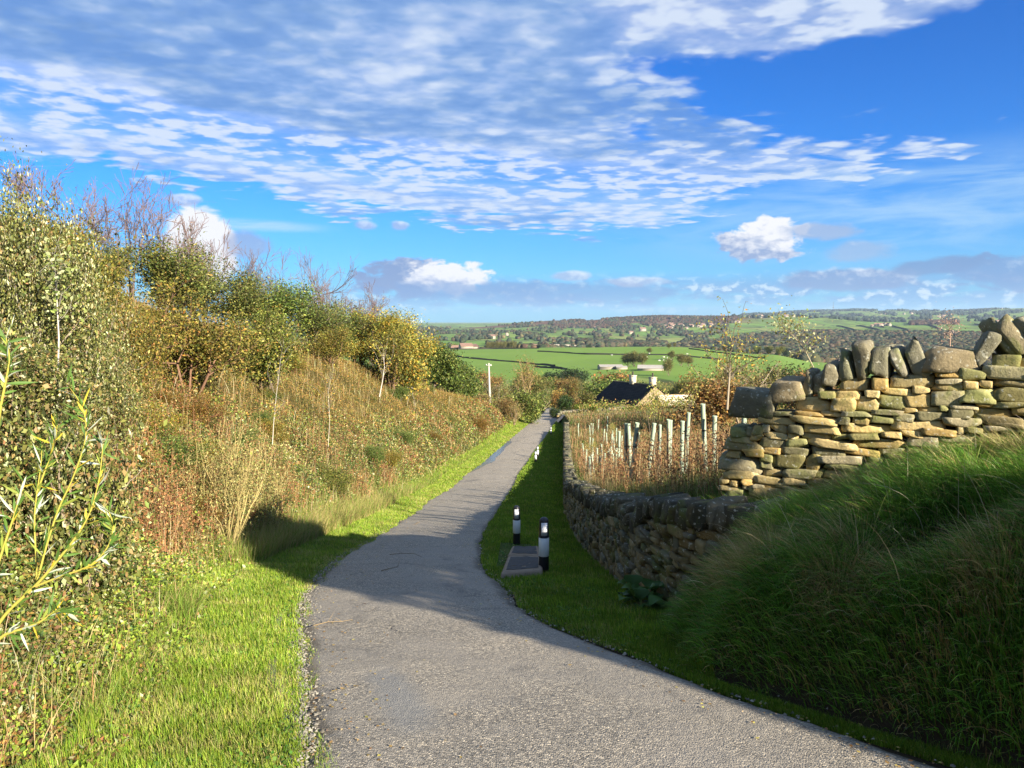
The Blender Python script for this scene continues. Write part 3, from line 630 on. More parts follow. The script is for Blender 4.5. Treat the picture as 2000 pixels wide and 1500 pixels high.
# ---------------------------------------------------------------- telegraph pole
M_POLE=simple('weathered_pole',(.42,.39,.33),.85,.15,.3,14,.3); M_METAL=simple('galvanised',(.35,.36,.37),.5,.5)
pp=P(957,766,118.); ptop=P(954,709,118.); zt_=ptop[2]
t=thing('telegraph_pole',(pp[0],pp[1],pp[2]-2.2),'pale weathered telegraph pole among the scrub beyond the bank','pole')
hgt=float(zt_-pp[2])+2.2
V,F=tube([(0,0,0),(-.1,0,hgt*.5),(-.2,0,hgt)],[.2,.17,.14],10); mk('post',V,F,M_POLE,t,True)
V,F=box((-.2,-.18,hgt-.35),(.5,.05,.06)); mk('crossbar',V,F,M_POLE,t)
for dx in(-.55,.15): 
    V,F=lathe([(.05,0),(.07,.06),(.03,.14),(.0,.16)],8,(dx,-.18,hgt-.29)); mk('insulator',V,F,M_WHT,t,True)
# ---------------------------------------------------------------- puddle along the road edge
def water_mat():
    m,nt,out=mat('puddle_water'); N=NT(nt); p=N.n('ShaderNodeNewGeometry').outputs['Position']
    N.lk(N.bsdf((.10,.11,.125),.2,1.,N.bump(N.noise(p,5.,3,.5),.6,.03)),out.inputs[0]); return m
M_WATER=water_mat()
ysp=np.arange(45,68,.4)
def pz(x,y,u): return rz_(x,y,.0)+.03+ .026
V=[];F=[]
for k,y in enumerate(ysp):
    f=(y-45)/23; w=.62*math.sin(min(1,f*1.02)*math.pi)**.6*(.7+.6*float(vn(y*.8,0,77))); x0=float(xl(y))+.12+.1*float(vn(y*.6,5,3))
    for u in (0,.5,1): x=x0+w*u; V.append((x,y,float(zr(y))+.006+.035*math.sin(max(.0,(x-float(xl(y)))/3.)*math.pi)+.025))
i=np.arange(len(ysp)-1)[:,None]*3;j=np.arange(2)[None]
tag(mk('puddle',np.array(V),np.stack([i+j,i+j+1,i+4,i+3],-1)[:, :, [0,1,2,3]].reshape(-1,4) if False else np.stack([i+j,i+j+1,i+j+4,i+j+3],-1).reshape(-1,4),M_WATER,None,True),kind='structure')
# ---------------------------------------------------------------- kerb stones in the left verge
M_KERB=simple('kerb_stone',(.30,.27,.20),.9,.1,.35,16,.5)
for k,(px,py,py2) in enumerate(((541,1400,1330),(527,1365,1290),(540,1235,1205))):
    a=onz(px,py,-.02);b=onz(px+6,py2,-.02); d=b-a; L=np.linalg.norm(d); c_=(a+b)/2; t,n=d/L,None
    V,F=stone((L/2,.04,.06),900+k,5,.05,7,.1); rz=math.atan2(d[1],d[0]); sl__=math.atan2(d[2],math.hypot(d[0],d[1]))
    V=V@rotm('Y',-sl__).T@rotm('Z',rz).T
    o=mk('kerb_stone',V,F,M_STONE,None,True,np.broadcast_to(np.array([.20,.185,.12]),(len(V),3))); o.location=tuple(c_)
    tag(o,['sunken pale kerb stone nearest the camera in the sunny verge','second buried kerb stone edge in the sunny verge grass','small kerb stone end where the verge meets the loose gravel'][k],'kerb',"kerb stones in the sunny verge")
# twigs on the road
M_TWIG=simple('twig_bark',(.20,.15,.09),.9,.1,.3,30)
def twig(name,pts,label,w=.006,leaf=False):
    A=Acc(); W3=[]
    for px,py in pts:
        q=onz(px,py,.04); W3.append(q)
    W3=np.array(W3); c0=W3[0].copy()
    V,F=tube(W3-c0,np.linspace(w,w*.4,len(W3)),5); A.add(V,F)
    for k in range(1,len(W3)-1):
        d=np.array([R.uniform(-.12,.12),R.uniform(-.1,.2),R.uniform(.0,.05)]); V,F=tube([W3[k]-c0,W3[k]-c0+d*.5,W3[k]-c0+d],[w*.5,w*.4,w*.2],4); A.add(V,F)
    o=A.build(name,M_TWIG); o.location=tuple(c0+np.array([0,0,.012])); tag(o,label,'twig','twigs lying on the lane')
twig('twig',[(612,1224),(640,1217),(668,1216),(688,1212)],'pale broken twig on the sunlit tarmac near the loose gravel edge')
twig('twig',[(761,1084),(785,1082),(808,1082),(824,1089)],'thin curved twig lying across the shaded lane')
twig('twig',[(745,1116),(760,1112),(776,1108),(779,1104)],'short forked twig on the shaded tarmac nearer the camera')
twig('twig',[(820,1020),(812,1024),(806,1026)],'small twig on the sunlit stripes farther down the lane',.008)
# loose grit at the road edge
def grit():
    n=4200; y=2.6+np.abs(R.normal(0,1,n))**1.3*5+R.uniform(0,2,n); left=R.random(n)<.86
    x=np.where(left,xl(y)+R.normal(0,.07,n)+np.where((y>7)&(y<10.5),np.abs(R.normal(0,.16,n)),0),xr(y)+R.normal(.02,.06,n)); z=np.maximum(H(x,y),np.where((x>xl(y))&(x<xr(y)),zr(y)+.008,-99))
    s=R.uniform(.004,.013,n)*(1+.05*y); V0=np.array([[1,0,0],[-1,0,0],[0,1,0],[0,-1,0],[0,0,.8],[0,0,-.5]],float); F0=np.array([[0,2,4],[2,1,4],[1,3,4],[3,0,4]])
    V=V0[None]*s[:,None,None]*R.uniform(.6,1.4,(n,6,1)); V=V+np.stack([x,y,z+s*.2],1)[:,None]; F=(F0[None]+6*np.arange(n)[:,None,None]).reshape(-1,3)
    C=np.repeat((np.array([.22,.2,.16])*R.uniform(.5,1.8,(n,1))),6,0)
    tag(mk('gravel',V.reshape(-1,3),F,M_STALK,None,False,C),kind='stuff')
grit()
# ---------------------------------------------------------------- foliage builders
def unit(v): return v/(np.linalg.norm(v,axis=-1,keepdims=True)+1e-9)
def leaves(P0,size,col,aspect=.55,flat=.0,up=None,curl=.25,bias=None):
    """kite-shaped leaves folded on the midrib: P0 n x 3, size n, col n x 3"""
    n=len(P0); d=unit(R.normal(size=(n,3)) + (0 if bias is None else bias)); nn=R.normal(size=(n,3)); nn[:,2]=np.abs(nn[:,2])+flat; w=unit(np.cross(d,nn)); nn=unit(np.cross(w,d)); s=np.asarray(size)[:,None]
    a=P0; b=P0+d*s*.45+w*s*aspect*.5+nn*s*curl*.3; c=P0+d*s; e=P0+d*s*.45-w*s*aspect*.5+nn*s*curl*.3
    V=np.stack([a,b,c,e],1).reshape(-1,3); k=4*np.arange(n)[:,None]; F=np.concatenate([k+[[0,1,2]],k+[[0,2,3]]],1).reshape(-1,3)
    return V,F,np.repeat(col,4,0)
def pal(cols,wts,n,var=.18,idx=None):
    cols=np.array(cols,float); w=np.array(wts,float); 
    if w.ndim==1: i=R.choice(len(cols),n,p=w/w.sum())
    else:
        cw=np.cumsum(w/w.sum(1,keepdims=True),1); i=(R.random((n,1))>cw).sum(1); i=np.minimum(i,len(cols)-1)
    return cols[i]*(1+R.normal(0,var,(n,1)))*(1+R.normal(0,var*.3,(n,3))).clip(.4,1.8)
def blades(P0,L,wd,lean,bend,col,segs=3,tipcol=None):
    """curved grass blades; lean n x 3 horizontal direction (unit), bend n (0 upright .. 1 flat)"""
    n=len(P0); L=np.asarray(L)[:,None]; b=np.asarray(bend)[:,None]; wd=np.asarray(wd)[:,None]; side=unit(np.stack([-lean[:,1],lean[:,0],R.normal(0,.3,n)],1)+R.normal(0,.5,(n,3)))
    rows=[]; p=P0.copy(); 
    for k in range(segs+1):
        f=k/segs; ww=wd*(1-f**1.6)*.5+wd*.02; rows+= [p-side*ww,p+side*ww]
        ang=b*(.35+1.15*f); d=np.concatenate([np.sin(ang)*lean[:,:2],np.cos(ang)],1); p=p+d*L/segs
    V=np.stack(rows,1); m=2*(segs+1); k=m*np.arange(n)[:,None]; F=np.concatenate([np.stack([k[:,0]+2*i,k[:,0]+2*i+1,k[:,0]+2*i+3,k[:,0]+2*i+2],1) for i in range(segs)],0)
    C=np.repeat(col,m,0)
    if tipcol is not None:
        f=np.tile(np.repeat(np.arange(segs+1)/segs,2),n)[:,None]; C=C*(1-f*.5)+np.repeat(tipcol,m,0)*f*.5
    return V.reshape(-1,3),F,C
def rdir(n,base=None,spread=1.):
    a=R.uniform(0,2*np.pi,n); d=np.stack([np.cos(a),np.sin(a),np.zeros(n)],1)*spread
    if base is not None: d=d+np.asarray(base)
    d[:,2]=0; return unit(d)
def crestd(px):
    D=np.linspace(8,90,420); a=(px-1000)/FP; p=EYE[None]+pdir(px,600)[None]*D[:,None]; z=H(p[:,0],p[:,1]); return float(D[np.argmax((z-EYE[2])/D)])
# ---- short verge grass
GG=[(.15,.26,.02),(.22,.33,.03),(.31,.39,.045),(.07,.16,.016),(.42,.38,.14),(.33,.34,.07)]
def verge(name,n,side,label=None):
    y=np.exp(R.uniform(np.log(1.9),np.log(86),n)); 
    if side<0:
        s=R.uniform(-.10,1.,n)*np.where(y<7,1.28,1.6); edge=.05*np.sin(y*3)+.16*(fbm(y*1.3,y*0,51)-.5); s=s+edge; x=xl(y)-s; w_=np.array([.26,.28,.26,.05,.08,.09])
    else:
        wv=np.where(y<7.2,np.maximum(xr(y)+.1,np.interp(y,[4.6,5.0,5.5,6.5,7.2,7.8,8.2],[0,1.5,1.52,1.56,1.72,2.0,2.0])),xw(np.clip(y,6,78))); t=R.uniform(0,1,n); edge=.05*np.sin(y*2.3)+.2*(fbm(y*1.1,y*0,52)-.5); x=xr(y)-.03+edge*.5+t*(wv-xr(y)+.05); s=x-xr(y); w_=np.array([.42,.3,.08,.16,.02,.03])
        slabm=(x>-.25)&(x<.42)&(y>11.5)&(y<15.8); k=~slabm; x,y,s=x[k],y[k],s[k]
    n=len(y); z=H(x,y); L=R.uniform(.045,.10,n)*(.8+.5*fbm(x*2,y*2,53))*(1+np.clip(y-6,0,80)*.022); L=np.where(np.abs(s)<.1,L*.7,L)
    if side<0: L=L*np.where(s>1.15,1.8,1.)
    pt=fbm(x*1.6,y*1.6,54)[:,None]; w=np.repeat(w_[None],n,0); w[:,4:]*=(1+6*(pt>.6)); w[:,2:3]*=(.5+pt)
    col=pal(GG,w,n,.2)*(.62+.72*fbm(x*2.3,y*2.3,56))[:,None]; L=L*.88*(.7+.6*fbm(x*3.1,y*3.1,57))
    V,F,C=blades(np.stack([x,y,z-.008],1),L,R.uniform(.0035,.006,n)*(1+np.clip(y-3,0,80)*.14),rdir(n,(-.5,-.3,0),1.),R.uniform(.1,.8,n),col,2)
    tag(mk(name,V,F,M_GRASS,None,False,C),kind='stuff')
verge('verge_grass',int(270000*Q),-1); verge('verge_grass',int(230000*Q),1)
# ---- long grass on the bank in front of the tall wall
def bank_grass():
    n=int(300000*Q); y=R.uniform(2.3,8.95,n); x0=np.maximum(xr(y)+.12,np.interp(y,[4.6,5.0,5.5,6.5,7.2,7.8,8.2],[0,1.38,1.42,1.46,1.62,1.95,2.0])); e=R.random(n)**.9*6.2; x=x0+e
    # keep in front of the tall wall
    wy=np.interp(x,[2.3,3.1,3.95,4.9,5.25,6.6,8.2],[9.15,8.5,7.95,7.45,7.2,6.25,4.95]); lowx=xw(np.clip(y,6,78))+.30
    keep=(y<wy-.02)&((y<6.9)|(x>lowx))&(x<8); x,y,e=x[keep],y[keep],e[keep]; n=len(x)
    hollow=np.exp(-(((x-3.05)/.75)**2+((y-5.2)/.5)**2)); bare=fbm(x*1.1,y*1.1,61)+hollow*.8
    keep=R.random(n)>np.clip((bare-.74)*3.2,0,.9); keep&=~((e<.05)&(R.random(n)<.6)); x,y,e,hollow=x[keep],y[keep],e[keep],hollow[keep]; n=len(x)
    z=H(x,y); near_wall=np.clip(1-(np.interp(x,[2.3,3.1,3.95,4.9,5.25,6.6,8.2],[9.15,8.5,7.95,7.45,7.2,6.25,4.95])-y)/1.2,0,1)
    L=R.uniform(.15,.40,n)*(.6+.7*fbm(x*1.3,y*1.3,62))*np.clip(.75+e*.5,.75,1.15)
    gx=(H(x+.15,y)-H(x-.15,y))/.3; gy=(H(x,y+.15)-H(x,y-.15))/.3
    base=np.stack([-.75-gx*.8,-.45-gy*.8+0*x,0*x],1)+np.stack([(fbm(x*.9,y*.9,63)-.5)*1.6,(fbm(x*.9,y*.9,64)-.5)*1.6,0*x],1)
    tanp=fbm(x*1.2+4,y*1.2,65)[:,None]+.33*np.exp(-(((x-2.1)/.45)**2+((y-6.05)/.6)**2))[:,None]
    cols=[(.095,.24,.024),(.14,.29,.03),(.21,.33,.05),(.05,.13,.018),(.40,.31,.12),(.24,.17,.07),(.55,.5,.3)]
    w=np.repeat(np.array([.36,.26,.12,.17,.05,.03,.012])[None],n,0); w[:,4:6]*=1.5+14*np.clip((tanp-.63)*5,0,1)
    col=pal(cols,w,n,.24)
    V,F,C=blades(np.stack([x,y,z-.02],1),L,R.uniform(.004,.0095,n),unit(base+rdir(n)*.8),R.uniform(.7,1.65,n)*(.75+.5*fbm(x*2.2,y*2.2,66)),col,4)
    tag(mk('bank_grass',V,F,M_GRASS,None,False,C),kind='stuff')
    # straw tufts and tussocks
    m=46; ty=R.uniform(3.6,8.4,m); tx=xr(ty)+.35+R.random(m)*4.2; wy=np.interp(tx,[2.3,3.1,3.95,4.9,5.25,6.6,8.2],[9.0,8.3,7.8,7.3,7.0,6.1,4.8]); kk=(ty<wy)&(tx>1.75); tx,ty=tx[kk],ty[kk]; tx=np.append(tx,[1.95,2.1,2.25]); ty=np.append(ty,[6.15,6.0,6.3]); m=len(tx)
    per=420; i=np.repeat(np.arange(m),per); rr_=R.normal(0,.10,(m*per,2)); x=tx[i]+rr_[:,0]; y=ty[i]+rr_[:,1]; k=y<9; x,y,i,rr_=x[k],y[k],i[k],rr_[k]; n=len(x); z=H(x,y); straw=(R.random(m)<.55)[i]|(i>=m-3)
    c=np.where(straw[:,None],pal([(.48,.40,.17),(.34,.24,.10),(.30,.34,.08)],[.5,.25,.25],n,.15),pal([(.13,.28,.03),(.20,.33,.05),(.07,.17,.02)],[.5,.3,.2],n,.15))
    ld=unit(np.stack([rr_[:,0]*6-.5,rr_[:,1]*6-.3,0*x],1)); V,F,C=blades(np.stack([x,y,z],1),R.uniform(.22,.5,n),R.uniform(.003,.007,n),ld,R.uniform(.5,1.5,n),c,5)
    tag(mk('grass_tussocks',V,F,M_GRASS,None,False,C),kind='stuff')
    # seed stalks combed over by the wind
    n=420; y=R.uniform(4.4,8.8,n); x=xr(y)+.4+R.random(n)*5.5; wy=np.interp(x,[2.3,3.1,3.95,4.9,5.25,6.6,8.2],[9.1,8.4,7.9,7.4,7.1,6.2,4.9]); k=(y<wy)&(x>2.0); x,y=x[k],y[k]; n=len(x); z=H(x,y)
    V,F,C=blades(np.stack([x,y,z],1),R.uniform(.45,.85,n),R.uniform(.003,.005,n),unit(np.array([-.85,-.45,0])+rdir(n)*.45),R.uniform(.5,1.25,n),pal([(.5,.42,.26),(.55,.5,.36)],[1,1],n,.15),6)
    tag(mk('grass_stalks',V,F,M_STALK,None,False,C),kind='stuff')
bank_grass()
# ---- cover on the left bank: bramble, heather, dead willowherb, rough grass
def bank_cover():
    n=int(900000*Q); y=np.exp(R.uniform(np.log(1.6),np.log(98),n)); s=1.05+R.random(n)**.85*np.clip(5+y*.55,6,17); x=xl(y)-s; d=np.hypot(x,y)
    m=int(330000*Q); y2=R.uniform(1.6,10,m); s2=.95+R.random(m)**1.2*4.6; y=np.concatenate([y,y2]); s=np.concatenate([s,s2]); x=xl(y)-s; d=np.hypot(x,y); n=len(x)
    k=(x>-.80*y-1.6); x,y,s,d=x[k],y[k],s[k],d[k]; n=len(x)
    z=H(x,y); cl=fbm(x*.9,y*.9,71); cl2=fbm(x*2.6,y*2.6,72); hgt=(.12+1.05*np.clip(cl-.25,0,1)*(.5+cl2))*smooth(s,1.0,2.1)*(1-.45*smooth(s,4.5,7.5))+.04
    hgt=hgt*np.where(y<4.5,.7,1.)
    dz=hgt*(R.random(n)**.55); 
    z1=fbm(x*.55+9,y*.55,73); z2=fbm(x*.35,y*.35+5,74); z3=fbm(x*1.9,y*1.9,75)
    heath=smooth(s+2.2*(z2-.5),3.6,6.0)*smooth(y,9,15); herb=np.clip((z1-.47)*7,0,1)*(1-heath)*smooth(y,6.,10)*smooth(s,1.3,2.0); tan=np.clip((z3-.55)*6,0,1)*(1-heath); nearb=smooth(y,4.6,3.2)
    edge=smooth(s,1.9,1.2)
    cols=[(.10,.145,.028),(.17,.19,.04),(.045,.085,.018),(.30,.33,.12),(.42,.44,.26),(.27,.13,.055),(.40,.30,.12),(.27,.165,.045),(.20,.17,.04),(.38,.22,.05),(.14,.075,.035),(.24,.32,.04)]
    W_=np.stack([.24+0*x,.24+0*x,.22+0*x,.12+0*x,.05*(1-heath),.05+.5*herb,.07+.35*tan,.05+.9*heath+.2*nearb,.05+.9*heath,.02+.42*heath,.04+.3*nearb+.15*heath,.06+.8*edge],1)
    W_[:,:5]*=(1-.72*heath)[:,None]*(1-.55*herb)[:,None]*(1-.6*nearb)[:,None]; W_[:,[0,11]]*=np.clip(.3+2.6*(cl2-.2),.2,2)[:,None]; W_[:,2]*=np.clip(2-2.4*z3,.3,2)
    col=pal(cols,W_,n,.2)*(.62+.8*fbm(x*.55+3,y*.55,76))[:,None]*(.75+.5*fbm(x*2.1,y*2.1,77))[:,None]
    size=R.uniform(.018,.042,n)*(1+.055*np.clip(d-5,0,90))*np.where(heath>.5,.6,1.); size=size*np.where(R.random(n)<.05,1.6,1)
    V,F,C=leaves(np.stack([x,y,z+dz],1),size,col,.6,.7,bias=np.array([.15,-.15,.15]))
    tag(mk('bramble_and_heather',V,F,M_LEAF,None,False,C),kind='stuff')
    # wiry stems through it
    n=int(26000*Q); y=np.exp(R.uniform(np.log(2.2),np.log(85),n)); s=1.2+R.random(n)**.8*np.clip(3+y*.5,4,14); x=xl(y)-s; z=H(x,y)
    c=pal([(.34,.27,.13),(.25,.15,.07),(.22,.2,.07),(.42,.38,.22)],[.4,.3,.2,.1],n,.2)
    V,F,C=blades(np.stack([x,y,z],1),R.uniform(.2,.75,n)*np.clip(.6+y*.03,.6,1.3),R.uniform(.003,.006,n)*(1+y*.07),rdir(n,(.25,-.1,0)),R.uniform(.1,.9,n),c,3)
    tag(mk('dry_stems',V,F,M_STALK,None,False,C),kind='stuff')
    # rough bleached grass near the verge
    n=int(80000*Q); y=np.exp(R.uniform(np.log(2.2),np.log(70),n)); s=1.0+np.abs(R.normal(0,.5,n)); x=xl(y)-s; g=fbm(x*.8,y*.8,81); k=((g>.40)&((y>7)|(R.random(n)<.06)))|((y>15)&(y<26)); x,y,s=x[k],y[k],s[k]; n=len(x); z=H(x,y)
    w=np.repeat(np.array([.30,.25,.22,.2])[None],n,0); tn=smooth(y,10,14)*smooth(y,40,24); w[:,2:]*=(.3+1.6*tn)[:,None]
    c=pal([(.15,.25,.03),(.22,.28,.05),(.40,.33,.13),(.33,.26,.10)],w,n,.15)
    V,F,C=blades(np.stack([x,y,z],1),R.uniform(.12,.32,n)*(1+.9*tn),R.uniform(.003,.006,n)*(1+y*.09),rdir(n,(.4,-.2,0)),R.uniform(.15,1.,n),c,3)
    tag(mk('rough_grass',V,F,M_GRASS,None,False,C),kind='stuff')
bank_cover()
# ---- dead willowherb / dock stands
def herb_stand(name,x,y,hmin,hmax,cols,wts,lean,nl=26,w0=.004,leafs=.03):
    n=len(x); z=H(x,y); Hh=R.uniform(hmin,hmax,n); ln=rdir(n,lean,.45); b=R.uniform(.05,.4,n); dd=np.hypot(x,y)
    stc=pal([(.36,.24,.12),(.28,.14,.07),(.42,.34,.2)],[.4,.35,.25],n,.15)
    V,F,C=blades(np.stack([x,y,z],1),Hh,w0*(1+dd*.08),ln,b,stc,4)
    f=R.random((n,nl))**.6; ang=b[:,None]*(.35+.6*f); 
    pos=np.stack([x,y,z],1)[:,None]+np.concatenate([(np.sin(ang)*f*Hh[:,None])[...,None]*ln[:,None,:2],(np.cos(ang)*f*Hh[:,None])[...,None]],-1)
    pos=pos.reshape(-1,3)+R.normal(0,.02,(n*nl,3)); tint=np.repeat(R.uniform(.75,1.25,(n,1)),nl,0)
    lc=pal(cols,wts,n*nl,.2)*tint
    V2,F2,C2=leaves(pos,R.uniform(.6,1.4,n*nl)*leafs*(1+np.repeat(dd,nl)*.03),lc,.35,.1,bias=np.array([0,0,.5]))
    A=Acc(); A.V=[V,V2]; A.F={4:[F],3:[F2+len(V)]}; A.C=[C,C2]; 
    tag(A.build(name,M_STALK),kind='stuff')
n=int(2300*Q); y=np.exp(R.uniform(np.log(6.5),np.log(34),n)); s=1.7+np.abs(R.normal(0,1.1,n)); x=xl(y)-s; k=(fbm(x*.5+9,y*.5,73)>.45); 
herb_stand('dead_willowherb',x[k],y[k],.5,1.15,[(.21,.095,.042),(.27,.14,.06),(.14,.065,.032),(.34,.26,.11),(.16,.17,.04)],[.36,.26,.16,.14,.08],(.35,-.1,0))
# field behind the low wall
n=int(7200*Q); y=np.exp(R.uniform(np.log(7.6),np.log(80),n)); wv=xw(np.clip(y,6,78))+.55; x=wv+R.random(n)**1.1*np.clip(2.2+y*.42,3,30); k=(y>9.2+ -.62*(x-2.55)+.3)&(fbm(x*.5,y*.5,91)>.30)
herb_stand('dead_willowherb',x[k],y[k],.5,1.3,[(.19,.09,.045),(.25,.13,.06),(.12,.06,.03),(.34,.26,.12),(.20,.19,.06)],[.34,.24,.2,.16,.06],(-.2,.1,0),22,.004,.03)
def field_grass():
    n=int(230000*Q); y=np.exp(R.uniform(np.log(7.4),np.log(98),n)); wv=xw(np.clip(y,6,78))+.5; x=wv+R.random(n)*np.clip(2.5+y*.5,3,40); k=(y>9.2-.62*(x-2.55)+.28); x,y=x[k],y[k]; n=len(x); z=H(x,y)
    g=fbm(x*.7,y*.7,92)[:,None]; w=np.repeat(np.array([.28,.18,.30,.24])[None],n,0)*np.concatenate([2*(1-g),2*(1-g),2.2*g,2.2*g],1)**2
    w[:,:2]*=(1+4*np.exp(-((y-8.8)/1.7)**2))[:,None]
    c=pal([(.07,.13,.02),(.13,.18,.03),(.34,.28,.12),(.22,.16,.07)],w,n,.18)
    V,F,C=blades(np.stack([x,y,z],1),R.uniform(.2,.55,n)*(.7+.5*g[:,0]),R.uniform(.0035,.006,n)*(1+y*.09),rdir(n,(-.3,0,0)),R.uniform(.1,.9,n),c,3)
    tag(mk('field_grass',V,F,M_GRASS,None,False,C),kind='stuff')
field_grass()
# ---------------------------------------------------------------- woody plants
BARK=np.array([.16,.12,.09])
def branches(A,p,d,L,r,depth,spread=.5,upk=.15,kids=(2,4),shrink=.68,tips=None,minr=.0015,col=BARK,n=6,wig=.12):
    k=4; pts=[p]; dd=d.copy()
    for i in range(k):
        dd=unit(dd+R.normal(0,wig,3)+np.array([0,0,upk*.25])); pts.append(pts[-1]+dd*L/k)
    r2=max(r*.62,minr); V,F=tube(pts,np.linspace(r,r2,k+1),n if depth>1 else 4); A.add(V,F,col*R.uniform(.85,1.15))
    if tips is not None and depth<=1: tips+= [(pts[i],dd) for i in (2,3,4)]
    if depth>0:
        for c in range(R.integers(kids[0],kids[1]+1)):
            i=R.integers(1,k+1) if c else k; a=unit(dd+R.normal(0,spread,3)+np.array([0,0,upk])); branches(A,pts[i],a,L*shrink*R.uniform(.8,1.15),r2*.8 if c else r2,depth-1,spread,upk,kids,shrink,tips,minr,col,n,wig)
LASTT=[None]
def shrub(name,h,wr,nl,size,cols,wts,label,cat,group=None,loc=(0,0,0),stems=5,depth=3,pal_var=.2,clump=.20,aspect=.6,bark=BARK,r0=.035,spread=.5,upk=.2,lowfill=.3,kids=(2,4),minr=.004,trunkh=0.,rz=0.):
    t=thing(name,loc,label,cat,group,rz); A=Acc(); tips=[]; LASTT[0]=t
    for k in range(stems):
        a=2*np.pi*k/stems+R.uniform(-.4,.4); ti=R.uniform(.15,.8)*wr/h*1.2
        st=np.array([math.cos(a)*.08,math.sin(a)*.08,-.15])
        branches(A,st,unit(np.array([math.cos(a)*ti,math.sin(a)*ti,1.])),h*R.uniform(.36,.48)+trunkh,r0*R.uniform(.7,1.1),depth,spread,upk,kids,.66,tips,minr,bark)
    A.build('stems',M_STALK,t,True)
    if nl:
        tp=np.array([q[0] for q in tips]); 
        i=R.integers(len(tp),size=nl); p=tp[i]+R.normal(0,clump,(nl,3))
        m=(p[:,2]>.05); p=p[m]; i=i[m]; nl=len(p)
        ct=R.uniform(.55,1.35,(len(tp),1))[i]; c=pal(cols,wts,nl,pal_var)*ct
        V,F,C=leaves(p,R.choice([.55,.8,1.,1.25,1.6],nl)*R.uniform(.85,1.15,nl)*size,c,aspect,.4,bias=np.array([0,0,.2])); mk('foliage',V,F,M_LEAF,t,False,C)
    return t
OL=[(.12,.145,.03),(.19,.20,.045),(.05,.075,.018),(.29,.29,.09),(.25,.17,.045)]
proto={}
DN=(-500,-500,-200)
def gpos(px,py,d,dz=0.):
    """surveyed place: along the photograph's ray at distance d, set on the ground below"""
    q=P(px,py,d); return (q[0],q[1],float(H(q[0],q[1]))+dz)
crest=[ # px, depth, scale xy, scale z, label
 (215,17.0,1.25,1.25,'big olive shrub high on the bank beside the tall pale stemmed tree'),
 (330,21,1.2,1.15,'rounded olive shrub under the first bare birches on the bank crest'),
 (400,25,1.25,1.2,'dense green shrub under the leaning bare tree on the crest'),
 (470,30,1.45,1.15,'broad olive shrub on the crest before the twin bare trees'),
 (545,33,1.4,1.2,'olive shrub on the crest below the twin bare trees'),
 (600,37,1.6,1.35,'large dark green shrub on the crest with a shaded hollow beneath'),
 (655,42,1.6,1.3,'green shrub on the crest below the round bare tree'),
 (700,47,1.6,1.2,'green shrub next to the golden birch on the crest')]
CT=[478,474,494,534,552,572,590,616]
for k,(px,d,a,b,l) in enumerate(crest):
    d=max(d,crestd(px)*1.0)
    q=gpos(px,600,d)
    # stand them on the shoulder of the bank
    if k<3:
        t=shrub('shrub',2.5,1.5,int(17000*Q),.055,OL,[.34,.28,.2,.1,.08],l,'shrub','shrubs along the crest of the bank',q,6,3,clump=.18); fit(t,CT[k],px,d,1.4)
        proto.setdefault('crest',[]).append(t)
    else:
        fit(dup(proto['crest'][k%3],q,R.uniform(0,6.28),1,l,'shrubs along the crest of the bank',(R.uniform(.8,1.05),R.uniform(.85,1.08),.9)),CT[k],px,d,1.6)
ex=[(245,13.5,.85,.9,'small pale leaved shrub half way up the bank beside the white stem'),(150,14.5,1.2,1.3,'wide brown and olive shrub behind the tall pale stemmed tree'),(60,13,1.25,1.55,'tall brownish shrub rising at the edge of the view behind the willow'),
    (640,46,1.2,1.0,'low shrub spilling down the bank under the dark green shrub'),(765,55,1.4,1.15,'olive shrub beyond the golden birch on the crest'),(365,19,.8,.8,'low olive shrub on the heather shoulder'),(520,28,.75,.7,'small shrub on the heather shoulder in front of the crest'),(120,22,1.7,1.9,'far olive shrub seen through the gap beside the tall stem'),(10,19,1.9,2.2,'large bronze shrub on the skyline at the edge of the view')]
ET=[570,455,480,640,640,560,600,430,400]
for k,(px,d,a,b,l) in enumerate(ex): fit(dup(proto['crest'][k%3],gpos(px,600,d),R.uniform(0,6.28),1,l,'shrubs scattered over the bank',(R.uniform(.95,1.25),R.uniform(.9,1.0),.8)),ET[k],px,d,[.6,.9,.9,1.2,1.2,1.2,1.2,1.2,1.2][k])
# tall whitebeam-like shrub with pale undersides, close by on the bank
PALE=[(.14,.155,.035),(.22,.22,.06),(.40,.40,.19),(.06,.075,.02),(.30,.20,.08),(.50,.49,.28)]
q=gpos(105,700,8.2); TT=shrub('tree',3.1,1.0,int(34000*Q),.036,PALE,[.26,.24,.18,.2,.08,.04],'tall slender tree with pale stem and silver backed leaves rising above the bank','tree','pale leaved trees on the bank',q,4,3,clump=.20,bark=np.array([.36,.32,.26]),r0=.04,spread=.42,upk=.45,minr=.003); fit(TT,362,105,8.2,.5)
for k,(px,d,h,nl,l) in enumerate(((40,7.2,1.9,17000,'bushy silver leaved shrub behind the yellow willow shoots'),(188,10.,1.6,14000,'silver leaved shrub on the slope under the tall pale stem'),(20,9.6,2.3,15000,'tall bronze and olive shrub at the view edge'),(262,13.5,1.0,6000,'low pale leaved bush reaching over the reddish stalks'),(95,6.0,1.1,13000,'bramble and sallow bush low on the slope behind the willow'),(150,11.2,1.9,14000,'olive bush filling the slope between the pale stem and the crest'))):
    TT=shrub('shrub',h,1.3,int(nl*Q*1.9),.031,PALE,[.26,.22,.09,.26,.15,.02],l,'shrub','pale leaved shrubs low on the bank',gpos(px,700,d),9,3,clump=.12,bark=np.array([.25,.2,.14]),r0=.028,spread=.5,minr=.003); fit(TT,[610,690,475,760,830,560][k],px,d,[1.,.6,1.,.5,.8,.7][k])
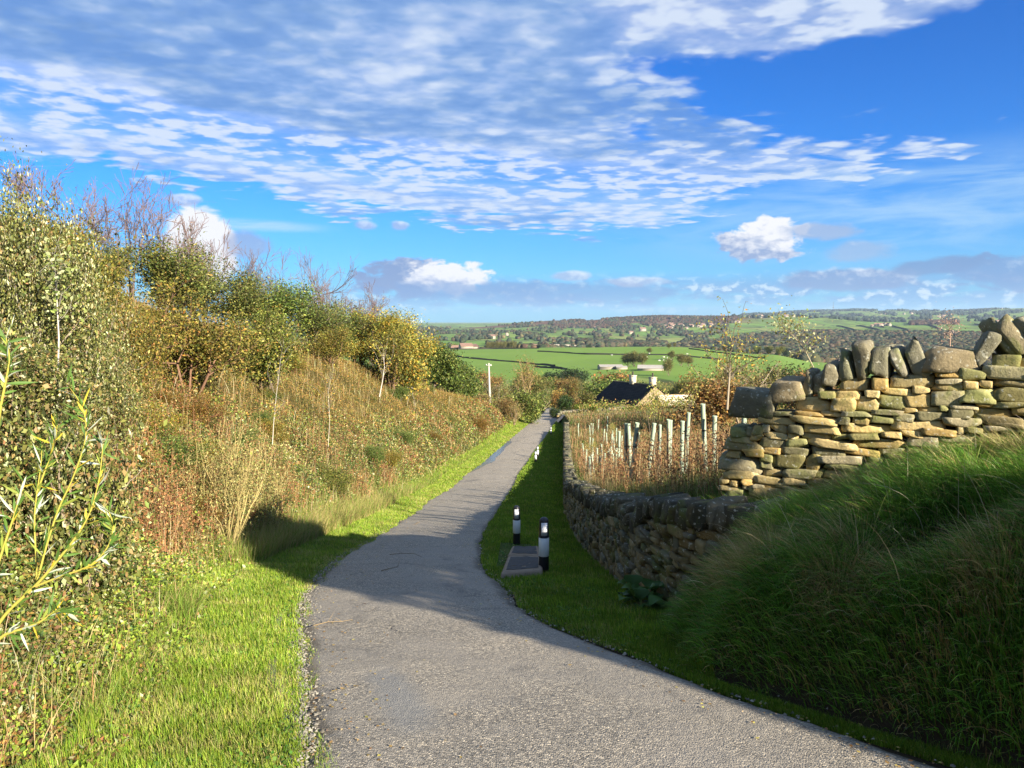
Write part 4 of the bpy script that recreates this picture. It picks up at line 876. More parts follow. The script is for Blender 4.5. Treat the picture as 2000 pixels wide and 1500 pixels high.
# pale visible stem standing clear of the leaves
def stem(pts,r,label,name='sapling',bark=(.55,.52,.45),twigs=12,tw=.5,leafn=0,cat='tree',grp=None,lc=None,ls=.03):
    W3=np.array(pts,float); o=W3[0].copy(); t=thing(name,o,label,cat,grp); A=Acc(); V,F=tube(W3-o,np.linspace(r,r*.3,len(W3)),7); A.add(V,F,bark)
    B=A; tips=[]
    for k in range(twigs):
        f=R.uniform(.35,1); i=f*(len(W3)-1); i0=int(min(i,len(W3)-2)); p=W3[i0]+(W3[i0+1]-W3[i0])*(i-i0)-o
        branches(B,p,unit(np.array([R.normal(),R.normal(),1.2])),tw*R.uniform(.5,1.),r*.3,1,.5,.2,(1,3),.7,tips,.0015,np.array(bark)*.6)
    B.build('stem',M_STALK,t,True)
    if leafn:
        tp=np.array([q[0] for q in tips]); i=R.integers(len(tp),size=leafn); V,F,C=leaves(tp[i]+R.normal(0,.07,(leafn,3)),R.uniform(.7,1.3,leafn)*ls,pal(*lc,leafn,.2),.6,.3); mk('foliage',V,F,M_LEAF,t,False,C)
    return t
def up_from(px,py,d,pxs,pys):
    """trunk polyline from surveyed ground point to surveyed top at the same distance"""
    return [P(a,b,d) for a,b in zip(pxs,pys)]
YL=([(.45,.36,.06),(.30,.30,.06),(.5,.26,.05),(.2,.2,.05)],[.4,.3,.15,.15])
stem([P(113,735,7.6),P(115,660,7.6),P(112,600,7.65),P(109,550,7.7),P(103,520,7.7)],.010,'straight whitish stem rising through the pale leaved shrubs','sapling',(.46,.42,.35),10,.35,300,lc=([(.2,.24,.06),(.4,.42,.2)],[.6,.4]),ls=.055)
stem([P(532,868,13),P(535,820,13),P(540,770,13),P(548,700,13)],.007,'slim white birch sapling on the heather slope above the reddish stalks','sapling',(.5,.45,.38),10,.5,160,'tree','birch saplings on the bank',YL,.035)
stem([P(641,872,16.5),P(644,820,16.5),P(641,770,16.5),P(645,740,16.5)],.007,'thin bare birch sapling above the patch of bleached grass','sapling',(.46,.4,.32),10,.5,90,'tree','birch saplings on the bank',YL,.035)
stem([P(741,775,27),P(747,745,27),P(751,715,27),P(748,690,27)],.018,'crooked white stemmed birch in front of the golden crown','sapling',(.6,.52,.44),8,.8,300,'tree','birch saplings on the bank',YL,.06)
# golden birch and round dark bush at the end of the crest
q=gpos(745,700,58); shrub('birch_tree',5.0,2.1,int(26000*Q),.10,[(.42,.33,.05),(.28,.27,.05),(.5,.30,.04),(.14,.17,.03),(.32,.33,.09)],[.3,.28,.12,.2,.1],'golden and olive birch at the end of the bank crest','tree',None,q,6,3,clump=.34,bark=np.array([.34,.30,.25]),r0=.035); fit(COL.objects[-3] if False else LASTT[0],606,745,58,1.25)
q=gpos(795,710,57); shrub('birch_tree',3.6,1.7,int(12000*Q),.11,[(.40,.30,.05),(.22,.22,.05),(.46,.26,.04),(.12,.15,.03)],[.25,.35,.1,.3],'lower yellow birch bush leaning down the bank beyond the golden birch','tree',None,q,5,3,clump=.3,bark=np.array([.4,.36,.3]),r0=.05); fit(LASTT[0],640,795,57,1.1)
q=gpos(842,730,70); shrub('shrub',4.4,2.8,int(24000*Q),.14,[(.07,.115,.02),(.14,.18,.035),(.035,.06,.014),(.24,.26,.07)],[.35,.3,.2,.15],'round dark green bush where the bank runs down to the lane','shrub',None,q,7,3,clump=.38,r0=.07); fit(LASTT[0],668,842,70,1.25)
q=gpos(880,740,76); shrub('shrub',3.2,2.2,int(13000*Q),.15,[(.09,.13,.025),(.16,.19,.04),(.04,.065,.015)],[.4,.35,.25],'smaller green bush at the low end of the bank','shrub',None,q,6,3,clump=.34,r0=.06); fit(LASTT[0],712,880,76,1.2)
# ---- low bushes dotted over the slope
cb=[(1.,1.,.9),(1.35,1.,.7),(.75,.95,.8),(1.5,1.2,.7),(1.2,.7,.6)]; cl_=['olive','golden','dark green','yellow','russet']
for k in range(44):
    y=math.exp(R.uniform(math.log(9),math.log(72))); s=R.uniform(1.9,min(8.5,3+.2*y)); x=float(xl(y))-s; h=R.uniform(.35,.95)*(1+y*.008); j=int(R.integers(5))
    sc=h/mheight(proto['crest'][k%3]); dup(proto['crest'][k%3],(x,y,gz_(x,y)-.1),R.uniform(0,6.28),(sc*1.3,sc*1.3,sc),'low '+cl_[j]+' bush growing out of the heather on the bank','low %s bushes in the heather'%cl_[j],cb[j])
# ---- bare trees on the skyline
def bare(name,px,top,d,h,label,stems=1,r0=.06,depth=5,spread=.38,leafn=0):
    d=max(d,crestd(px)*1.1); q=gpos(px,600,d); t=thing(name,q,label,'tree','bare trees along the skyline'); A=Acc(); tips=[]
    for k in range(stems): branches(A,np.array([R.normal(0,.1),R.normal(0,.1),-.2]),unit(np.array([R.normal(0,.22),R.normal(0,.15),1.])),h*.34,r0*(1 if k==0 else .7),depth,spread,.16,(2,4),.72,tips,.0085,np.array([.17,.125,.12]),6,.09)
    A.build('branches',M_STALK,t,True)
    if leafn:
        tp=np.array([v[0] for v in tips]); i=R.integers(len(tp),size=leafn); V,F,C=leaves(tp[i]+R.normal(0,.1,(leafn,3)),R.uniform(.04,.08,leafn),pal([(.25,.16,.09),(.34,.22,.10)],[1,1],leafn,.2),.6); mk('foliage',V,F,M_LEAF,t,False,C)
    fit(t,top,px,d,1.)
bare('bare_tree',128,325,21,6.1,'bare purplish tree behind the tall pale stem on the skyline',2,.06,5,.36)
bare('bare_tree',188,362,23,5.9,'hazy bare birch next to the highest bare tree',2,.06,5,.4,300)
bare('bare_tree',258,345,25,6.8,'highest bare tree with upswept dark twigs on the skyline',2,.07,5,.36)
bare('bare_tree',310,412,27,6.0,'low russet bare tree beside the white cloud',2,.055,5,.42,500)
bare('bare_tree',372,415,29,5.9,'bare tree leaning over with spreading twigs before the white cloud',2,.07,5,.44)
bare('bare_tree',512,490,40,6.6,'left hand fine twigged bare tree of the close pair'.replace('left hand ','paler '),2,.07,5,.4)
bare('bare_tree',548,487,41,6.8,'darker bare tree of the close pair on the skyline',2,.07,5,.38,250)
bare('bare_tree',622,493,46,7.4,'round headed bare tree standing alone above the shrubs',1,.11,5,.42)
bare('bare_tree',655,545,50,5.8,'russet bare thicket beside the round headed bare tree',3,.06,5,.45,700)
bare('bare_tree',698,560,56,6.6,'russet bare tree above the golden birch',3,.07,5,.42,700)
bare('bare_tree',728,598,60,6.0,'last bare tree on the skyline before the bank falls away',2,.07,5,.42,300)
# ---- wiry sallow clump in the middle of the bank
q=gpos(430,760,12.2); t=shrub('sallow_shrub',2.3,1.5,int(9000*Q),.035,[(.30,.27,.09),(.36,.34,.14),(.2,.19,.05),(.3,.18,.07)],[.35,.25,.25,.15],'wiry yellowish sallow with many thin upright stems in the middle of the bank','shrub',None,q,16,2,clump=.16,bark=np.array([.36,.29,.12]),r0=.014,spread=.28,upk=.4,aspect=.35)
q=gpos(505,780,14.5); shrub('sallow_shrub',1.8,1.2,int(5000*Q),.035,[(.30,.27,.09),(.34,.32,.12),(.2,.19,.05)],[.4,.3,.3],'second thin stemmed sallow bending towards the white birch sapling','shrub',None,q,12,2,clump=.15,bark=np.array([.36,.29,.12]),r0=.013,spread=.3,upk=.35,aspect=.35)
# ---- willow shoots close to the camera
def willow():
    base=np.array([-1.95,1.75,float(H(-1.95,1.75))]); t=thing('willow_bush',base,'young willow with yellow stems and long silver backed leaves close to the camera','willow')
    D=2.05; shoots=[[(-60,1330),(0,1205),(70,1145),(112,1095),(154,1043),(182,990),(196,927),(201,868)],[(70,1145),(92,1060),(115,990),(140,941),(164,875),(170,833),(161,791),(130,748)],[(70,1145),(72,1113),(66,1015),(72,962),(80,910),(82,871)],[(70,1145),(120,1125),(168,1110),(200,1085),(217,1057),(222,1025),(213,1000)],
       [(-60,1100),(-20,950),(0,798),(10,752),(20,700),(12,660)],[(-60,1330),(0,1240),(40,1230),(80,1215),(110,1190),(140,1200)],[(-60,1330),(-30,1180),(10,1060),(30,1000),(45,940)],[(72,962),(95,900),(108,860),(112,830)],[(-80,1500),(-60,1330)]]
    dps=[2.0,2.1,2.2,1.95,1.85,1.9,2.0,2.2,2.0]; A=Acc(); LV=Acc(); up=Acc()
    def lance(p,d,L,w,c):
        d=unit(d); sd=unit(np.cross(d,R.normal(size=3))); nn=np.cross(d,sd); rows=[]; bend=R.uniform(-.5,.5); prof=[.06,.7,1.,.85,.45,.03]
        for k,f in enumerate(np.linspace(0,1,6)):
            c0=p+d*L*f+nn*L*bend*f*f*.5; ww=w*prof[k]/2; rows+=[c0-sd*ww+nn*ww*.4,c0,c0+sd*ww+nn*ww*.4]
        V=np.array(rows); F=[]
        for k in range(5):
            for j in range(2): a=3*k+j; F.append([a,a+1,a+4,a+3])
        LV.add(V-base,np.array(F),c)
    for sh,dp in zip(shoots,dps):
        pts=np.array([P(a,b,dp) for a,b in sh]); 
        q=np.linspace(0,len(pts)-1,len(pts)*4); pt=np.stack([np.interp(q,np.arange(len(pts)),pts[:,k]) for k in range(3)],1)
        for _ in range(3): pt[1:-1]=(pt[:-2]+2*pt[1:-1]+pt[2:])/4
        V,F=tube(pt-base,np.linspace(.0055 if sh[0][0]<-50 else .0032,.0011,len(pt)),6); A.add(V,F,(.34,.30,.06))
        for k in range(3,len(pt)):
            for _ in range(3 if R.random()<.6 else 2):
                f=k/len(pt); tdir=unit(pt[k]-pt[k-1]); d=tdir*R.uniform(.5,1.1)+R.normal(0,.55,3); 
                u=R.random(); c=(.09,.17,.03) if u<.60 else ((.46,.50,.38) if u<.80 else ((.25,.30,.05) if u<.92 else (.55,.42,.04)))
                lance(pt[k],d,R.uniform(.03,.075),R.uniform(.004,.009),np.array(c)*R.uniform(.85,1.15))
    V,F=tube([np.zeros(3),np.array([.02,.02,.5]),P(-60,1330,2.0)-base],[.014,.011,.008],7); A.add(V,F,(.40,.35,.08))
    A.build('stems',M_STALK,t,True); LV.build('foliage',M_LEAF,t,True)
willow()
# ---- dock plant at the foot of the low wall
def dock(loc,label,n=34,sz=.34,col=((.05,.115,.02),(.08,.15,.03)),name='dock_plant',group=None):
    t=thing(name,loc,label,'plant',group); LV=Acc(); ST=Acc()
    for k in range(n):
        a=R.uniform(0,2*np.pi); el_=R.uniform(.25,1.25); d=np.array([math.cos(a)*math.cos(el_),math.sin(a)*math.cos(el_),math.sin(el_)]); L=sz*R.uniform(.6,1.2); p=np.array([R.normal(0,.1),R.normal(0,.1),0]); q0=p+d*L*.45
        V,F=tube([p,p+d*L*.25,q0],[.006,.004,.003],5); ST.add(V,F,(.16,.2,.05)); sd=unit(np.cross(d,[0,0,1.])); nn=np.cross(sd,d); rows=[]; prof=[.2,.75,1,.95,.7,.35,.03]; c=np.array(col[R.integers(2)])*R.uniform(.8,1.2)
        for i,f in enumerate(np.linspace(0,1,7)):
            cc=q0+d*L*.8*f-np.array([0,0,1])*L*.5*f*f; ww=L*.30*prof[i]
            for j in (-1,-.5,0,.5,1): rows.append(cc+sd*ww*j+nn*abs(j)*ww*.35+nn*R.normal(0,.004))
        V=np.array(rows); F=[[5*i+j,5*i+j+1,5*i+j+6,5*i+j+5] for i in range(6) for j in range(4)]; LV.add(V,np.array(F),c)
    V,F=lathe([(.0,-.05),(.16,-.04),(.15,.02),(.06,.06),(.0,.07)],10); ST.add(V,F,(.12,.11,.05)); ST.build('stem',M_STALK,t,True); LV.build('foliage',M_LEAF,t,True)
q=onz(1262,1185,.0); dock((q[0]-.02,q[1]+.05,gz_(q[0],q[1])),'broad leaved dark green dock plant at the foot of the low wall')
# ---------------------------------------------------------------- tree guards in the planted field
def tube_mat():
    m,nt,out=mat('tree_shelter_plastic'); N=NT(nt); b=N.bsdf((.42,.50,.37),.55,.25); t=N.n('ShaderNodeBsdfTranslucent'); t.inputs[0].default_value=(.45,.55,.38,1); ms=N.n('ShaderNodeMixShader'); ms.inputs[0].default_value=.3; N.lk(b,ms.inputs[1]); N.lk(t.outputs[0],ms.inputs[2]); N.lk(ms.outputs[0],out.inputs[0]); return m
M_TUBE=tube_mat(); M_STAKE=simple('stake_wood',(.12,.085,.05),.9,.1,.4,40)
def guard(sapl):
    t=thing('tree_guard',DN,'x','tree guard'); 
    V,F=lathe([(.046,0),(.047,.6),(.046,1.16),(.052,1.19),(.050,1.2),(.043,1.19),(.042,.6),(.042,0)],12); mk('shelter_tube',V,F,M_TUBE,t,True)
    V,F=box((.064,.0,.42),(.0125,.0125,.62)); mk('stake',V,F,M_STAKE,t)
    V,F=lathe([(.048,.80),(.051,.805),(.051,.815),(.048,.82)],12); mk('tie',V,F,M_BLK,t,True)
    if sapl:
        A=Acc(); tips=[]; branches(A,np.array([0,0,.1]),np.array([0,0,1.]),1.25,.008,0,.1,.3,(0,0)); 
        for k in range(7): branches(A,np.array([0,0,1.15+.04*k]),unit(np.array([R.normal(0,.6),R.normal(0,.6),1])),.35,.004,1,.4,.3,(1,3),.6,tips,.0015)
        s_=A.build('sapling',M_STALK,t,True); tp=np.array([q[0] for q in tips]); nl=420; i=R.integers(len(tp),size=nl); V,F,C=leaves(tp[i]+R.normal(0,.06,(nl,3)),R.uniform(.03,.05,nl),pal([(.34,.34,.08),(.22,.25,.05),(.42,.30,.07)],[.4,.35,.25],nl,.2)); mk('foliage',V,F,M_LEAF,s_,False,C)
    return t
ga=guard(True); gb=guard(False)
G=[ # px, row of the tube top, depth, sapling?, label
 (1383,766,15.5,0,'tall slanting tree guard just left of the wall end'.replace('left of','before'),5),(1396,812,15.2,0,'wide pale tree guard nearest the tall wall end',0),(1455,760,14.,0,'tree guard poking up behind the boulder on the tall wall',0),(1341,772,18,1,'tall tree guard with leafy sapling crossing it',2),(1333,822,16.5,0,'shorter guard in front of the tall sapling guard',0),
 (1308,780,20,0,'leaning tree guard nearest the sunny outbuilding wall',-7),(1311,783,22,0,'upright guard behind the leaning one',0),(1290,790,24,0,'guard beside the house gable foot',0),(1279,790,25,0,'thin guard before the house gable',0),(1264,825,17.5,1,'single guard standing among dark red stalks with a bushy sapling',-6),
 (1231,822,17,0,'guard leaning out of the trio in the middle of the field',-8),(1224,812,18,0,'tallest of the trio of guards in the middle of the field',2),(1237,828,17.8,0,'narrow guard at the edge of the trio',-6),(1210,812,26,0,'greenish guard behind the trio',0)]
for k,(px,py,d,sp_,l,tl) in enumerate(G):
    q=P(px,py,d); z=float(H(q[0],q[1])); h=(q[2]-z)/1.2; o=dup(ga if sp_ else gb,(q[0],q[1],z),R.uniform(0,6.28),(1,1,min(max(h,.75),1.45)),l,'tree guards in the planted field'); o.rotation_euler[1]=rad(-tl)
k=0
for row,(d0,d1,a,b) in enumerate(((28,32,1140,1225),(34,40,1130,1245),(42,50,1128,1260),(50,58,1125,1250),(60,70,1125,1200),(24,29,1150,1215))):
    for i in range(8 if row else 6):
        px=R.uniform(a,b); d=R.uniform(d0,d1); q=P(px,800,d); z=float(H(q[0],q[1])); o=dup(ga if R.random()<.12 else gb,(q[0],q[1],z),R.uniform(0,6.28),(1,1,R.uniform(.75,.95)),'pale plastic tree guard in the distant crowded rows near the low wall','tree guards in the distant crowded rows'); o.rotation_euler[0]=R.normal(0,.05); o.rotation_euler[1]=R.normal(0,.06)
for o in (ga,gb):
    for c in list(o.children):
        for gch in list(c.children): bpy.data.objects.remove(gch)
        bpy.data.objects.remove(c)
    bpy.data.objects.remove(o)
# thistle spire / spray of pale leaves rising behind the tall wall
stem([P(1610,760,9.6),P(1590,720,9.6),P(1570,680,9.6),P(1548,655,9.6),P(1535,648,9.6)],.01,'arching spray of pale leaves rising behind the tall wall','sapling',(.35,.3,.2),34,.22,520,'tree','saplings behind the tall wall',([(.45,.45,.22),(.2,.24,.06),(.4,.32,.1)],[.45,.35,.2]),.034)
stem([P(1420,800,17),P(1425,730,17),P(1428,660,17.2)],.03,'slender sapling with sparse yellow leaves behind the guards','sapling',(.3,.25,.18),22,.7,480,'tree','saplings behind the tall wall',YL,.06)
stem([P(1855,700,9.),P(1856,660,9.),P(1853,632,9.)],.008,'feathery seed spire standing above the tall wall copings','seed_spire',(.45,.3,.22),14,.10,260,'plant','seed spires behind the tall wall',([(.5,.36,.28),(.4,.26,.18)],[1,1]),.022)
stem([P(1651,740,9.3),P(1650,720,9.3),P(1648,706,9.3)],.008,'short seed spire between the upright copings','seed_spire',(.45,.3,.22),12,.08,160,'plant','seed spires behind the tall wall',([(.5,.36,.28),(.4,.26,.18)],[1,1]),.022)
# ---------------------------------------------------------------- added unseen hedge uphill on the right, to throw shade over lane and bank
for k,(x,y,h,l) in enumerate(((8.0,-1.0,3.6,'tall unseen bush added to shade the lane, first of the row'),(8.1,.0,4.0,'tall unseen bush with raised crown added to shade the lane'),(8.3,.55,3.6,'dense high crown added out of view to shade the lane'),(8.8,2.4,2.5,'low rounded bush added out of view to shade the grass bank'),(9.1,3.4,2.5,'lower unseen bush added by the wall corner to shade the grass bank'),(8.4,1.42,2.5,'slim unseen tree with a small high crown added to shade the bollards'))):
    z=gz_(x,y); t=shrub('shadow_bush',1.,.5,0,.1,OL,[1]*5,l,'hedge','unseen bushes added to cast shade',(x,y,z),3,1,r0=.04); top=SHADE_TOPS[k]-z
    n=int(12000); u=R.normal(size=(n,3)); u=np.sign(unit(u))*np.abs(unit(u))**.6*R.random((n,1))**.33; p=u*np.array([.85,.85,.5])*np.array([1,1,top]); p[:,2]+=top*.5
    if k in(1,2,5): f_={1:.70,2:.58,5:.56}[k]; p[:,2]=top*(f_+(1-f_)*p[:,2]/top)  # foliage of the added bushes raised so sun still passes beneath
    if k==5: p[:,:2]*=.58
    V,F,C=leaves(p,R.uniform(.10,.17,n),pal(OL,[.4,.2,.3,.05,.05],n,.2),.7); mk('foliage',V,F,M_LEAF,t,False,C)

# ---- fallen leaves and small weeds
def litter():
    n=2600; y=np.exp(R.uniform(np.log(2.6),np.log(40),n)); side=R.random(n)<.6; o=np.abs(R.normal(0,.35,n)); inn=R.random(n)<.45
    x=np.where(side,xl(y)+np.where(inn,o,-o*1.6),xr(y)+np.where(inn,-o,o*1.2)); z=np.maximum(H(x,y)+.035,np.where((x>xl(y)+.03)&(x<xr(y)-.03),road_z(x,y)+.012,-99))
    z=z-.012; V,F,C=leaves(np.stack([x,y,z],1),R.uniform(.015,.033,n)*(1+y*.03),pal([(.33,.22,.08),(.45,.36,.10),(.20,.12,.05),(.4,.3,.16)],[.35,.25,.25,.15],n,.2),.65,6.); V[:,2]=np.repeat(z,4)+(V[:,2]-np.repeat(z,4))*.12+.003
    tag(mk('fallen_leaves',V,F,M_LEAF,None,False,C),kind='stuff')
    n=5200; y=np.exp(R.uniform(np.log(2.6),np.log(22),n)); side=R.random(n)<.6; x=np.where(side,xl(y)-R.uniform(.05,1.3,n),xr(y)+R.uniform(.05,1.2,n)); k=(fbm(x*1.7,y*1.7,151)>.52)&((side)|(y>7.5)|(x<xr(y)+.4)); x,y=x[k],y[k]; n=len(x); m=5
    p=np.repeat(np.stack([x,y,H(x,y)+.03],1),m,0)+R.normal(0,.014,(n*m,3)); V,F,C=leaves(p,R.uniform(.016,.03,n*m),pal([(.06,.15,.02),(.11,.20,.03),(.2,.24,.05)],[.5,.35,.15],n*m,.15),.9,3.); tag(mk('clover',V,F,M_LEAF,None,False,C),kind='stuff')
litter()
# ---------------------------------------------------------------- middle distance: trees and scrub of the valley
MT=[(.13,.14,.035),(.19,.18,.05),(.07,.095,.022),(.26,.21,.08),(.22,.13,.05)]
MG=[(.09,.135,.025),(.15,.19,.035),(.045,.075,.016),(.22,.24,.07)]
MD=[(.035,.06,.02),(.055,.085,.025),(.02,.035,.012)]
MR=[(.30,.17,.05),(.22,.12,.045),(.36,.25,.08),(.15,.11,.04)]
def mproto(name,h,wr,nl,sz,cols,wts,kind,bark=BARK):
    return shrub(name,h,wr,int(nl*Q),sz,cols,wts,'x','tree',None,DN,4,3,clump=h*.085,r0=h*.018,bark=bark,minr=.02,spread=.5,pal_var=.22)
pA=mproto('tree',7,2.6,7000,.24,MT,[.3,.3,.2,.12,.08],0); pB=mproto('tree',6,2.6,8000,.24,MG,[.35,.3,.2,.15],0); pC=mproto('tree',6,2.2,7000,.26,MD,[.4,.3,.3],0); pD=mproto('tree',5.5,2.2,6000,.24,MR,[.35,.3,.2,.15],0); pE=mproto('tree',7,2.2,2600,.16,MT,[.1,.3,.1,.4,.1],0,np.array([.30,.24,.17]))
def place(pr,px,top,d,label,group,wsc=1.,col=(1,1,1),name=None,h0=7.):
    q=P(px,top,d); z=float(H(q[0],q[1])); h=max(float(q[2])-z,1.2); s_=h/PH[pr.name]; w=s_*wsc
    o=dup(pr,(q[0],q[1],z-.1),R.uniform(0,6.28),(w,w,s_),label,group,col); return o
PH={p.name:mheight(p) for p in (pA,pB,pC,pD,pE)}
SPEC=[(pB,1220,742,150,'green tree just behind the farmhouse chimneys',1.3,(.8,.85,.8),6),(pB,1165,748,140,'leafy green tree beside the farmhouse roof on the lane side',1.3,(.85,.9,.8),6),(pC,1200,795,112,'dark conifer like bush against the farmhouse side wall',1.1,(1,1,1),6),
 (pD,1385,735,60,'rust coloured tree with sparse leaves beyond the tree guards',1.2,(1,1,1),5.5),(pE,1450,692,62,'upright thicket of thin yellowish stems beyond the tall wall',1.3,(1,1,1),7),(pE,1405,698,66,'tall thin stemmed thicket with catching light',1.1,(1.05,1,.9),7),(pE,1500,700,70,'thin stemmed thicket nearest the tall wall end',1.2,(.95,1,.9),7),
 (pE,1028,690,130,'tall feathery bare topped tree in front of the green pasture',.6,(1.15,1,.8),7),(pC,1100,722,300,'dark pine clump at the foot of the pasture',1.8,(1,1,1.1),6),(pC,1125,722,305,'dark pine clump next to a bare larch',1.6,(1,1,1.1),6),(pC,1068,728,300,'small dark pine standing apart at the pasture foot',.9,(1,1,1),6),
 (pC,1085,795,92,'dark holly bush at the lane bend',1.2,(1,1.05,.9),6),(pC,1100,770,98,'tall dark evergreen over the lane bend',1.2,(1.05,1.15,.9),6),(pB,1130,790,96,'bright green bush by the far wall',1.1,(1.3,1.25,.8),6),(pB,1160,800,90,'yellow green bush at the top of the planted field',1.0,(1.35,1.3,.8),6),
 (pB,1040,762,84,'willow with upswept grey green leaves at the lane edge',.9,(1.25,1.15,1.2),6),(pD,985,775,82,'russet scrub bush at the foot of the bank',1.0,(.9,1.,1.1),5.5),(pD,940,768,86,'brown twiggy bush beyond the bank foot',1.2,(.8,.95,1.1),5.5),(pE,1005,780,80,'straw coloured thicket beside the lane edge',1.,(1.1,1,.9),7),
 (pC,1540,715,90,'dark bush behind the tall wall on the valley side',1.2,(1.1,1,1),6),(pD,1590,728,75,'orange brown bush behind the tall wall',1.1,(1.1,1,1),5.5),(pB,1650,735,85,'olive bush behind the upright copings',1.3,(.9,.9,.8),6)]
for pr,px,top,d,l,w_,c_,h0 in SPEC: place(pr,px,top,d,l,'trees beyond the lane',w_,c_,h0=h0)
kinds=[(pA,'olive brown scrub tree in the valley beyond the lane',7),(pB,'green leafed scrub tree in the valley beyond the lane',6),(pD,'russet scrub tree in the valley beyond the lane',5.5),(pE,'thin stemmed pale scrub tree in the valley beyond the lane',7)]
pick=R.choice(4,170,p=[.42,.24,.12,.22])
for k in range(170):
    d=math.exp(R.uniform(math.log(92),math.log(290))); px=R.uniform(840,1760); 
    if abs(px-1085)<70 and d<115: continue
    if 1150<px<1420 and d<160: continue
    top=float(np.interp(px,[840,1000,1160,1300,1500,1600,1760],[708,728,738,748,738,742,748]))+R.normal(0,6)+(0 if d>150 else R.uniform(8,45)); pr,l,h0=kinds[pick[k]]
    if d>200 : top+=6
    place(pr,px,top,d,l,'scrub trees filling the valley floor',R.uniform(1.,1.6),tuple(R.uniform(.8,1.15,3)*np.array([1,1,.9])),h0=h0)
# low scrub that reads as one mass below them
def scrub():
    n=int(150000*Q); d=np.exp(R.uniform(np.log(84),np.log(320),n)); px=R.uniform(830,1800,n); a=(px-1000)/FP; x=a*d; y=d.copy(); k=~((np.abs(x-(4+ (y-85)*.12))<3.6)&(y<116)); x,y=x[k],y[k]; n=len(x)
    z=H(x,y)+R.random(n)**.7*(.3+2.4*np.clip(fbm(x*.13,y*.13,101)-.3,0,1)*2)
    c=pal(MT+MG[:2]+MR[:2],[.2,.2,.14,.14,.08,.08,.08,.05,.03],n,.22)*(.75+.5*fbm(x*.07,y*.07,102))[:,None]
    V,F,C=leaves(np.stack([x,y,z],1),R.uniform(.16,.34,n)*(d[k]/130)**.5,c,.6); tag(mk('scrub',V,F,M_STALK,None,False,C),kind='stuff')
scrub()
# ---------------------------------------------------------------- farmhouse and outbuildings
M_WALLS=vcol('rubble_masonry',.9,6,.35,.5); 
def masonry():
    m,nt,out=mat('coursed_stone'); N=NT(nt); p=N.n('ShaderNodeTexCoord').outputs['Object']; b=N.n('ShaderNodeTexBrick'); 
    mp=N.n('ShaderNodeMapping'); sp=N.n('ShaderNodeSeparateXYZ'); N.lk(p,sp.inputs[0]); v=N.vec(N.m('ADD',sp.outputs[0],sp.outputs[1]),sp.outputs[2],0.); N.lk(v,b.inputs['Vector'])
    b.inputs['Color1'].default_value=(.40,.31,.18,1); b.inputs['Color2'].default_value=(.30,.235,.14,1); b.inputs['Mortar'].default_value=(.25,.22,.16,1); b.inputs['Scale'].default_value=1.; b.inputs['Brick Width'].default_value=.5; b.inputs['Row Height'].default_value=.2; b.inputs['Mortar Size'].default_value=.02
    c=N.mix(1.,b.outputs[0],N.mix(N.noise(p,2.5,4,.65),(.5,.5,.5),(1.05,1.,.95)),'MULTIPLY'); N.lk(N.bsdf(c,.9,.1),out.inputs[0]); return m
def slate():
    m,nt,out=mat('slates'); N=NT(nt); p=N.n('ShaderNodeTexCoord').outputs['Object']; b=N.n('ShaderNodeTexBrick'); N.lk(p,b.inputs['Vector']); b.inputs['Color1'].default_value=(.034,.032,.030,1); b.inputs['Color2'].default_value=(.05,.047,.043,1); b.inputs['Mortar'].default_value=(.015,.015,.02,1); b.inputs['Scale'].default_value=1.; b.inputs['Brick Width'].default_value=.45; b.inputs['Row Height'].default_value=.3; b.inputs['Mortar Size'].default_value=.02
    N.lk(N.bsdf(b.outputs[0],.95,.04),out.inputs[0]); return m
M_MAS=masonry(); M_SLATE=slate(); M_DARK=simple('dark_glass',(.02,.025,.03),.15,.6); M_PALE=simple('pale_stone',(.5,.44,.32),.9,.1,.2,6); M_RED=simple('chimney_pot',(.06,.05,.045),.8,.1)
